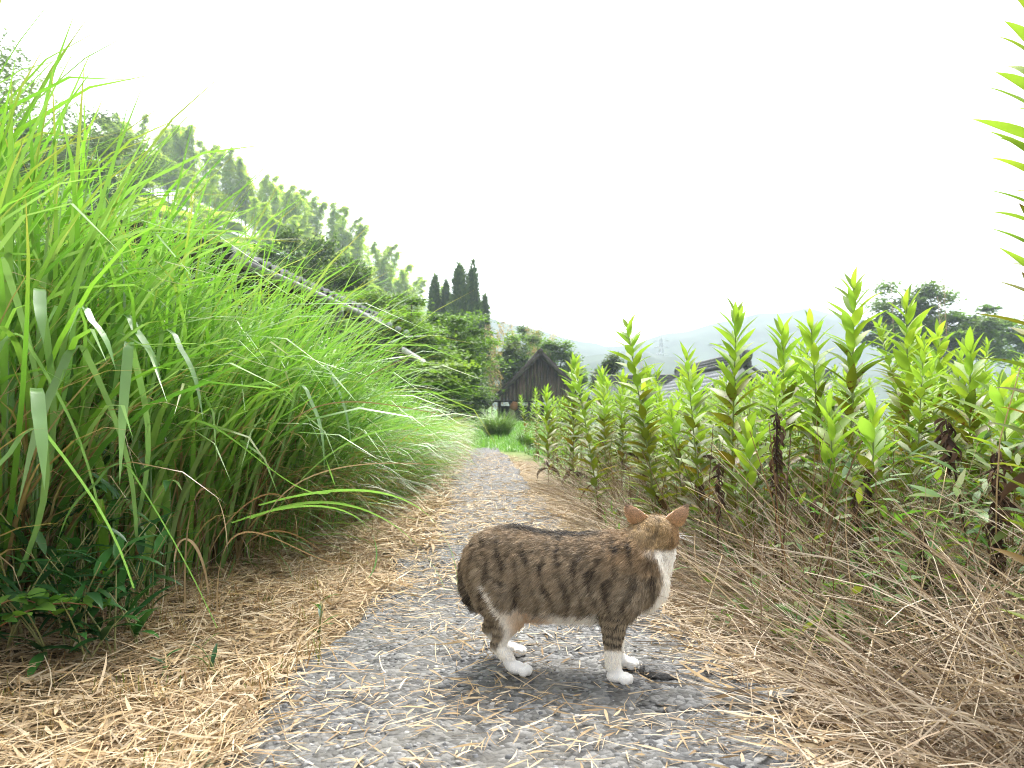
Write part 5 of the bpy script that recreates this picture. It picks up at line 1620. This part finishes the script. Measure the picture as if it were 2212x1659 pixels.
# long thin arching blades reaching over the path
def arch_blade(pts, label, W=.012, c=(.16, .31, .08), mat='grass', name='arching_grass', group='long arching blades'):
    p = np.array([P(*q) for q in pts]); t0 = np.linspace(0, 1, len(p)); tt = np.linspace(0, 1, 22)
    # smooth through the points
    c_ = np.stack([np.polyval(np.polyfit(t0, p[:, k], min(3, len(p) - 1)), tt) for k in range(3)], -1)
    base = c_[0].copy(); c_ = c_ - base
    tg = np.gradient(c_, axis=0); sd = np.cross(tg, (0, 0, 1)); sd /= np.linalg.norm(sd, axis=1)[:, None] + 1e-9
    up = np.cross(sd, tg); up /= np.linalg.norm(up, axis=1)[:, None] + 1e-9
    sd = sd * .75 + up * .66
    w = W / 2 * np.minimum(1, .4 + 2 * tt) * np.clip(1 - tt, 0, 1) ** .6 + .0003
    V = np.stack([c_ - sd * w[:, None], c_ + sd * w[:, None]], 1).reshape(-1, 3)
    Fq = np.array([(i * 2, i * 2 + 1, i * 2 + 3, i * 2 + 2) for i in range(21)])
    C = np.tile(np.array(c), (len(V), 1))
    tag(link(name, mesh(name, V, Fq, M[mat], C, True), None, base), label, 'grass', group)
AL = 'long thin green blade arching out over the path'
arch_blade([(560, 1090, 1.9), (720, 1065, 1.8), (860, 1065, 1.7), (950, 1150, 1.6), (990, 1280, 1.55)], 'green grass blade arching down beside the cat rump', .012)
arch_blade([(540, 1120, 1.9), (700, 1085, 1.8), (830, 1120, 1.7), (920, 1200, 1.6), (962, 1280, 1.55)], AL, .014)
arch_blade([(500, 1130, 1.9), (680, 1090, 1.75), (780, 1130, 1.7), (815, 1190, 1.65), (795, 1250, 1.62)], AL, .010)
arch_blade([(430, 900, 1.8), (560, 830, 1.9), (640, 860, 1.85), (690, 960, 1.8), (725, 1050, 1.8)], AL, .014)
arch_blade([(350, 960, 1.7), (430, 900, 1.8), (540, 990, 1.75), (640, 1040, 1.75), (740, 1050, 1.75)], AL, .012)
arch_blade([(600, 1100, 2.0), (740, 960, 2.1), (860, 930, 2.1), (960, 925, 2.1), (1010, 935, 2.1)], AL, .010)
DL = 'dry brown grass blade arching out of the bank'
for q in ([(540, 1130, 1.8), (600, 930, 1.9), (720, 880, 2.0), (840, 870, 2.1), (985, 900, 2.2)], [(560, 1190, 1.75), (620, 1060, 1.8), (740, 1010, 1.85), (870, 1000, 1.9), (960, 1005, 1.9)],
          [(430, 1300, 1.6), (470, 1180, 1.65), (540, 1060, 1.7), (620, 1090, 1.7), (640, 1180, 1.68)], [(400, 1320, 1.6), (410, 1120, 1.65), (440, 1050, 1.7), (475, 1090, 1.65), (490, 1180, 1.6)],
          [(470, 1330, 1.55), (500, 1150, 1.6), (600, 1180, 1.6), (700, 1200, 1.6), (780, 1190, 1.62)], [(620, 1090, 1.9), (720, 880, 2.1), (780, 830, 2.2), (850, 780, 2.3), (930, 730, 2.4)],
          [(500, 1250, 1.6), (560, 1160, 1.65), (650, 1150, 1.7), (720, 1230, 1.65), (745, 1300, 1.6)], [(450, 1280, 1.62), (430, 1200, 1.64), (395, 1150, 1.66), (380, 1210, 1.63), (385, 1290, 1.6)]):
    arch_blade(q, DL, .007, random.choice([(.36, .26, .15), (.42, .33, .21), (.27, .18, .09)]), 'dry', 'dry_grass_stalk', 'dry arching blades')

# ---- bamboo grass clumps at the foot of the bank
M['sasa'] = leaf_mat('bamboo_grass_leaf', trans=.3, rough=.4, spec=.45, vary=.25)
def sasa_leaf(c):
    V, Fq, C = blades([(0, 0, 0)], 0, .3, .7, 1.0, .19, 6, prof_lance, 1.5, .1, 0, .2, c)
    return mesh('leaf', V, Fq, M['sasa'], C, True)
SLV = [sasa_leaf((.030, .115, .022)), sasa_leaf((.045, .15, .028)), sasa_leaf((.022, .085, .022)), sasa_leaf((.09, .21, .04))]
def sasa(px, py, d, h, nl, label, group=None, ll=.11, light=False):
    p = P(px, py, d); g = float(top_z(p[:1], p[1:2])[0])
    t = thing('bamboo_grass', label, 'bamboo grass', (p[0], d, g), U(0, 6), group)
    ns = 3 if nl > 10 else 2
    for s in range(ns):
        a = U(0, 6); k = np.linspace(0, 1, 5)
        pts = np.c_[np.cos(a) * .10 * h / .2 * k ** 1.5, np.sin(a) * .10 * h / .2 * k ** 1.5, h * k * U(.8, 1.1)]
        mb = MB(); mb.tube(pts, [.002, .002, .0018, .0015, .001], 5, (.25, .25, .10)); mb.obj('stem', M['stem'], t, True)
        for i in range(nl // ns):
            f = .25 + .75 * i / max(1, nl // ns - 1)
            p_ = [np.interp(f, k, pts[:, j]) for j in range(3)]
            ln = ll * U(.7, 1.15)
            link('leaf', random.choice(SLV[2:] if light else SLV[:3]), t, p_, (Matrix.Rotation(i * 2.1 + U(-.5, .5), 3, 'Z') @ Matrix.Rotation(-U(-.25, .75), 3, 'Y')).to_euler(), ln)
for px, py, d, h, nl in ((60, 1290, 1.52, .22, 18), (150, 1300, 1.5, .26, 20), (230, 1290, 1.55, .22, 18), (110, 1330, 1.45, .16, 16), (190, 1330, 1.46, .14, 14), (20, 1250, 1.6, .3, 20), (270, 1250, 1.65, .24, 16), (330, 1240, 1.75, .2, 14), (15, 1330, 1.45, .18, 16), (120, 1240, 1.62, .32, 20), (70, 1210, 1.66, .34, 20), (190, 1220, 1.64, .32, 20), (250, 1310, 1.5, .18, 16), (40, 1290, 1.5, .28, 20), (165, 1270, 1.55, .28, 20), (300, 1290, 1.58, .16, 14)):
    sasa(px, py, d, h, nl, 'dark green bamboo grass clump at the foot of the grass bank', 'bamboo grass at the bank foot')
sasa(690, 1335, 1.62, .09, 10, 'small bamboo grass sprout with a yellow leaf at the path edge', None, .045, True)
sasa(470, 1450, 1.42, .06, 9, 'little green sprout in the straw litter below the bank', None, .045, True)
sasa(370, 1420, 1.46, .035, 7, 'flat green leaves lying in a gap of the straw litter', None, .05)
sasa(120, 1625, 1.02, .02, 5, 'tiny pale seedling in the straw at the path side', None, .03, True)
# ---- sprig with light leaves
def sprig(px0, py0, px1, py1, d0, d1, label, n=14, ll=.045):
    a, b = P(px0, py0, d0), P(px1, py1, d1)
    t = thing('leafy_sprig', label, 'sprig', a, 0)
    k = np.linspace(0, 1, 7)
    pts = (b - a)[None] * k[:, None]; pts[:, 2] += .03 * np.sin(PI * k)
    mb = MB(); mb.tube(pts, np.linspace(.0025, .001, 7), 5, (.22, .11, .05)); mb.obj('twig', M['stem'], t, True)
    az0 = math.atan2(b[1] - a[1], b[0] - a[0])
    for i in range(n):
        f = .1 + .9 * i / (n - 1)
        p_ = [np.interp(f, k, pts[:, j]) for j in range(3)]
        link('leaf', WL[3 if i % 3 else 2], t, p_, (Matrix.Rotation(az0 + (1 if i % 2 else -1) * U(.6, 1.3), 3, 'Z') @ Matrix.Rotation(-U(-.1, .5), 3, 'Y') @ Matrix.Rotation(U(-.4, .4), 3, 'X')).to_euler(), ll * U(.75, 1.2))
sprig(-30, 1370, 225, 1315, 1.33, 1.45, 'light green leafy sprig creeping out of the bamboo grass')
sprig(-40, 1330, 120, 1330, 1.35, 1.4, 'short leafy sprig beside the bamboo grass', 9)

# ---- lawn beyond the path and tussock in front of the barn
n = 26000
y = 10.3 + 20 * rng.random(n) ** 1.3
x = U(-1.6, 1.9, n) + .02 * (y - 11)
keep = (np.abs(x - path_x(y)) > .34) | (y > 11.1) | (rng.random(n) < .15)
x, y = x[keep], y[keep]; n = len(x)
V, Fq, C = blades(np.c_[x, y, gz(x, y) - .01], U(0, 6.3, n), U(.6, 1.5, n), U(.1, .9, n), U(.06, .16, n) * (1 + y / 40), U(.006, .012, n) * (1 + y / 25), 2, prof_grass, 1.4, 0, 0, 0, mixcol([(.13, .28, .04), (.10, .24, .035), (.17, .32, .05)], n))
tag(link('lawn_grass', mesh('lawn_grass', V, Fq, M['grass'], C)), 'short bright grass where the path ends', None, None, 'stuff')
def tussock(px, ytop, d, wpx, label, n=900, cols=GB, group=None):
    p = P(px, ytop, d); g = float(gz(p[:1], p[1:2])[0])
    H = p[2] - g; w = wpx * d / F / 2
    t = thing('grass_tussock', label, 'grass', (p[0], d, g - .02), 0, group)
    a = U(0, 6.3, n); r = w * .45 * np.sqrt(rng.random(n))
    V, Fq, C = blades(np.c_[r * np.cos(a), r * np.sin(a), np.zeros(n)], a + rng.normal(0, .6, n), U(1.0, 1.5, n), U(.5, 1.7, n), H * U(.7, 1.3, n), U(.010, .018, n), 6, prof_grass, 1.8, U(-.4, .4, n), 0, 0, mixcol(cols, n))
    link('blades', mesh('blades', V, Fq, M['grass'], C, True), t)
tussock(1075, 885, 15.5, 90, 'round grass tussock on the lawn before the barn', 900, [(.10, .20, .035), (.13, .24, .05), (.20, .26, .10)])
tussock(1145, 925, 12.5, 70, 'low grass tussock between the lawn and the goldenrods', 700, [(.15, .28, .05), (.12, .24, .04)])
tussock(1010, 935, 15.5, 60, 'grass tuft at the foot of the maples by the lawn', 500, GB)
# ------------------------------------------------------------------ straw litter, stones and broken asphalt
LC = [(.39, .29, .175), (.46, .365, .24), (.30, .215, .12), (.49, .41, .29), (.22, .145, .075), (.39, .28, .145)]
def litter(n, yr, qr, L, W, pw=1.4, zj=.02, prof=prof_lance, onpath=False, cols=LC):
    y = yr[0] + (yr[1] - yr[0]) * rng.random(n) ** pw
    q = U(qr[0], qr[1], n)
    x = path_x(y) + q
    z = top_z(x, y) + rng.random(n) * zj
    el = rng.normal(.0, .16 if not onpath else .07, n)
    return blades(np.c_[x, y, z], U(0, 2 * PI, n), el, rng.normal(.1, .3, n), U(L[0], L[1], n), U(W[0], W[1], n), 3, prof, 1.2, rng.normal(0, .3, n), rng.normal(0, .45, n), 0, mixcol(cols, n, .2))
lb = MB()
lb.add(*litter(11000, (.85, 3.2), (-1.35, -.43), (.025, .085), (.003, .008), 1.0, .03))
lb.add(*litter(11000, (.85, 3.2), (-1.35, -.41), (.05, .17), (.0015, .0032), 1.0, .035, prof_straw))
lb.add(*litter(7000, (2.6, 11), (-.75, -.22), (.04, .13), (.005, .012), 1.3, .03))
lb.add(*litter(500, (.85, 3.0), (-.42, .46), (.012, .04), (.0015, .0045), 1.0, .004, prof_lance, True))
lb.add(*litter(800, (.85, 3.2), (-.42, .46), (.03, .10), (.0015, .003), 1.0, .004, prof_straw, True))
lb.add(*litter(3600, (1.9, 9.5), (-.42, .42), (.03, .09), (.003, .007), 1.0, .006, prof_lance, True))
lb.add(*litter(2600, (.85, 4), (.33, .75), (.03, .10), (.003, .008), 1.1, .02))
lb.add(*litter(3500, (.85, 3.0), (.36, .9), (.08, .25), (.0015, .003), 1.1, .03, prof_straw, False, SC))
lb.add(*litter(3200, (2.0, 4.6), (-.42, .40), (.03, .09), (.0025, .006), .9, .006, prof_lance, True))
def edge_band(n, side, lo, hi, L, W, prof, y1=4.2):
    """straw matted against the crumbling edges of the path"""
    y = .85 + (y1 - .85) * rng.random(n) ** 1.1
    e = path_edges(y)[side]
    x = e + U(lo, hi, n) + .03 * fbm(np.c_[y * 4, 0 * y + side, 0 * y], 2)
    return blades(np.c_[x, y, top_z(x, y) + rng.random(n) * .014], rng.normal(PI / 2, 1.0, n) + PI * (rng.random(n) < .5), rng.normal(0, .12, n), rng.normal(.05, .2, n), U(L[0], L[1], n), U(W[0], W[1], n), 3, prof, 1.2, rng.normal(0, .3, n), rng.normal(0, .4, n), 0, mixcol(LC, n, .22))
lb.add(*edge_band(5200, 0, -.20, .05, (.03, .10), (.002, .007), prof_lance))
lb.add(*edge_band(3200, 0, -.20, .07, (.05, .16), (.0014, .003), prof_straw))
lb.add(*edge_band(1800, 1, -.05, .16, (.03, .12), (.0018, .005), prof_lance))
# drifts where the wind has left it on the paving
nc = 46
dy = .9 + 2.6 * rng.random(nc) ** 1.2; dx = path_x(dy) + U(-.42, .42, nc)
ci = rng.integers(0, nc, 2400)
y = dy[ci] + rng.normal(0, .035, 2400) * (1 + dy[ci] * .4); x = dx[ci] + rng.normal(0, .06, 2400)
V, Fq, C = blades(np.c_[x, y, top_z(x, y) + rng.random(2400) * .007], rng.normal(.2, .9, 2400) + PI * (rng.random(2400) < .5), rng.normal(0, .1, 2400), rng.normal(.05, .2, 2400), U(.012, .07, 2400), U(.0012, .0045, 2400), 3, prof_lance, 1.2, rng.normal(0, .3, 2400), rng.normal(0, .4, 2400), 0, mixcol(LC, 2400, .22))
lb.add(V, Fq, C)
# the strewn front strip of the path
lb.add(*litter(400, (.85, 1.15), (-.5, .5), (.02, .065), (.0015, .004), 1.0, .006, prof_lance, True))
tag(link('straw_litter', lb.mesh('straw_litter', M['dry'])), 'dry straw and fallen bamboo leaves strewn beside and over the path', None, None, 'stuff')
# the fallen leaves that show largest, one by one
V, Fq, C = None, None, None
LM = []
for k in range(12):
    V, Fq, C = blades([(0, 0, 0)], 0, U(0, .15), U(-.1, .5), 1.0, U(.065, .125), 5, prof_lance, 1.3, U(-.5, .5), U(-.4, .4), .15, LC[k % 6])
    V[:, 0] -= .5
    LM.append(mesh('fallen_leaf', V, Fq, M['dry'], C, True))
for k in range(230):
    onp = k % 2 == 0
    y = .95 + (1.0 if onp else .9) * rng.random() ** 1.1
    x = float(path_x(y)) + (U(-.40, .46) if onp else U(-.85, -.40))
    if not onp and abs(x / y) > .75: x = -.7 * y
    z = float(top_z(np.array([x]), np.array([y]))[0]) + (.004 if onp else .03)
    L = U(.02, .05) if onp else U(.025, .06)
    o = link('fallen_leaf', LM[k % 12], None, (x, y, z), (U(-.2, .2), U(-.12, .12), U(0, 6.3)), L)
    tag(o, 'dry yellow bamboo leaf fallen on the grey path' if onp else 'dry bamboo leaf lying on the straw verge', 'leaf', 'fallen leaves on the path' if onp else 'fallen leaves on the verge')
# stubble of cut stems
n = 1900
y = .9 + 2.2 * rng.random(n); cl = rng.integers(0, 70, n); cxs = U(-1.1, -.38, 70); cys = .95 + 2 * rng.random(70)
x = cxs[cl] + path_x(cys[cl]) + rng.normal(0, .022, n); y = cys[cl] + rng.normal(0, .022, n)
V, Fq, C = blades(np.c_[x, y, top_z(x, y) - .005], U(0, 6.3, n), U(.9, 1.57, n), U(-.2, .4, n), U(.025, .06, n), U(.002, .004, n), 2, prof_straw, col=mixcol([(.50, .34, .15), (.42, .30, .15), (.35, .22, .10), (.22, .28, .07)], n))
tag(link('stubble', mesh('stubble', V, Fq, M['dry'], C)), 'cut straw stubble tufts in the litter beside the path', None, None, 'stuff')

# stones set in the worn asphalt
def stone_mb(n, yr, qr, s, cols, sink=.35, pw=1.1):
    u = np.array([(1, 0, 0), (.3, .95, 0), (-.8, .6, 0), (-.8, -.6, 0), (.3, -.95, 0)])
    base = np.concatenate([u * (1, 1, 1) + (0, 0, -.3), u * (.72, .72, 1) + (0, 0, .55)])
    fq = np.array([(i, (i + 1) % 5, 5 + (i + 1) % 5, 5 + i) for i in range(5)])
    y = yr[0] + (yr[1] - yr[0]) * rng.random(n) ** pw
    x = path_x(y) + U(qr[0], qr[1], n)
    a, b = path_edges(y)
    keep = (x > a + .03) & (x < b - .02)
    x, y = x[keep], y[keep]; n = len(x)
    pp = np.c_[x, y, 0 * x]
    z = .010 * fbm(pp * 5, 3) + .003 * fbm(pp * 45, 2) + .030
    sz = s[0] + (s[1] - s[0]) * rng.random(n) ** 2.2
    an = U(0, 6.3, n)
    V = base[None] * (1 + rng.uniform(-.28, .28, (n, 10, 3))) * sz[:, None, None] * np.array((1, .78, .55))
    k, q = np.cos(an)[:, None], np.sin(an)[:, None]
    V = np.stack([V[..., 0] * k - V[..., 1] * q, V[..., 0] * q + V[..., 1] * k, V[..., 2]], -1)
    V += np.stack([x, y, z - sz * .05], -1)[:, None]
    F4 = (fq[None] + (np.arange(n) * 10)[:, None, None]).reshape(-1, 4)
    F5 = (np.arange(5, 10)[None] + (np.arange(n) * 10)[:, None])
    return V.reshape(-1, 3), [F4, F5], np.repeat(mixcol(cols, n, .25), 10, 0)
M['stone'] = col_mat('stone', .7, .35)
st = MB()
STC = [(.09, .093, .097), (.15, .153, .157), (.22, .22, .216), (.045, .047, .052), (.28, .27, .255)]
st.add(*stone_mb(9000, (.85, 3.4), (-.5, .55), (.0018, .0075), STC))
st.add(*stone_mb(3500, (3, 9), (-.5, .5), (.003, .008), STC))
tag(link('path_gravel', st.mesh('path_gravel', M['stone'])), 'small grey stones set in the worn asphalt', None, None, 'stuff')

# broken lumps of asphalt
M['asphalt_lump'] = noise_mat('asphalt_lump', (.09, .091, .092), (.24, .235, .225), 30, .9, bump=1.0, bscale=120, c3=(.15, .15, .147))
def lump(px, py, d, size, label, seed, mat='asphalt_lump'):
    p = P(px, py, d); g = float(top_z(p[:1], p[1:2])[0])
    V, Fs = ellip((0, 0, 0), (1, 1, 1), None, 40, 24)
    V = V * (1 + .16 * fbm(V * 2.2 + seed, 4) + .04 * fbm(V * 12 + seed, 2))[:, None]
    V = V * np.array(size); V[:, 2] = np.maximum(V[:, 2], -.3 * size[2])
    o = link('asphalt_chunk', mesh('asphalt_chunk', V, Fs, M[mat], None, True), None, (p[0], d, g + .2 * size[2] - .004), (0, 0, U(-.4, .4)))
    tag(o, label, 'asphalt chunk')
lump(1425, 1432, 1.36, (.035, .028, .016), 'small dark lump of broken asphalt beside the front paw', 3)
lump(1545, 1510, 1.24, (.13, .055, .010), 'long broken asphalt slab along the crumbling path edge', 8, 'path')
#lump(1380, 1405, 1.42, (.05, .04, .010), 'flat asphalt piece under the straw by the cat chest', 14, 'path')
#lump(1640, 1590, 1.13, (.06, .035, .014), 'rounded asphalt piece at the end of the broken slab', 25, 'path')
# a pale dead leaf at the near verge
V, Fq, C = blades([(0, 0, 0)], 0, .2, .5, .06, .035, 6, prof_ovate, 1.3, .3, .2, .3, (.27, .30, .19))
pl = P(395, 1635, 1.02)
tag(link('pale_leaf', mesh('pale_leaf', V, Fq, M['dry'], C, True), None, (pl[0], pl[1], float(top_z(pl[:1], pl[1:2])[0]) + .03), (.1, .1, -.6)), 'single pale greenish dead leaf on the straw at the path side', 'leaf')
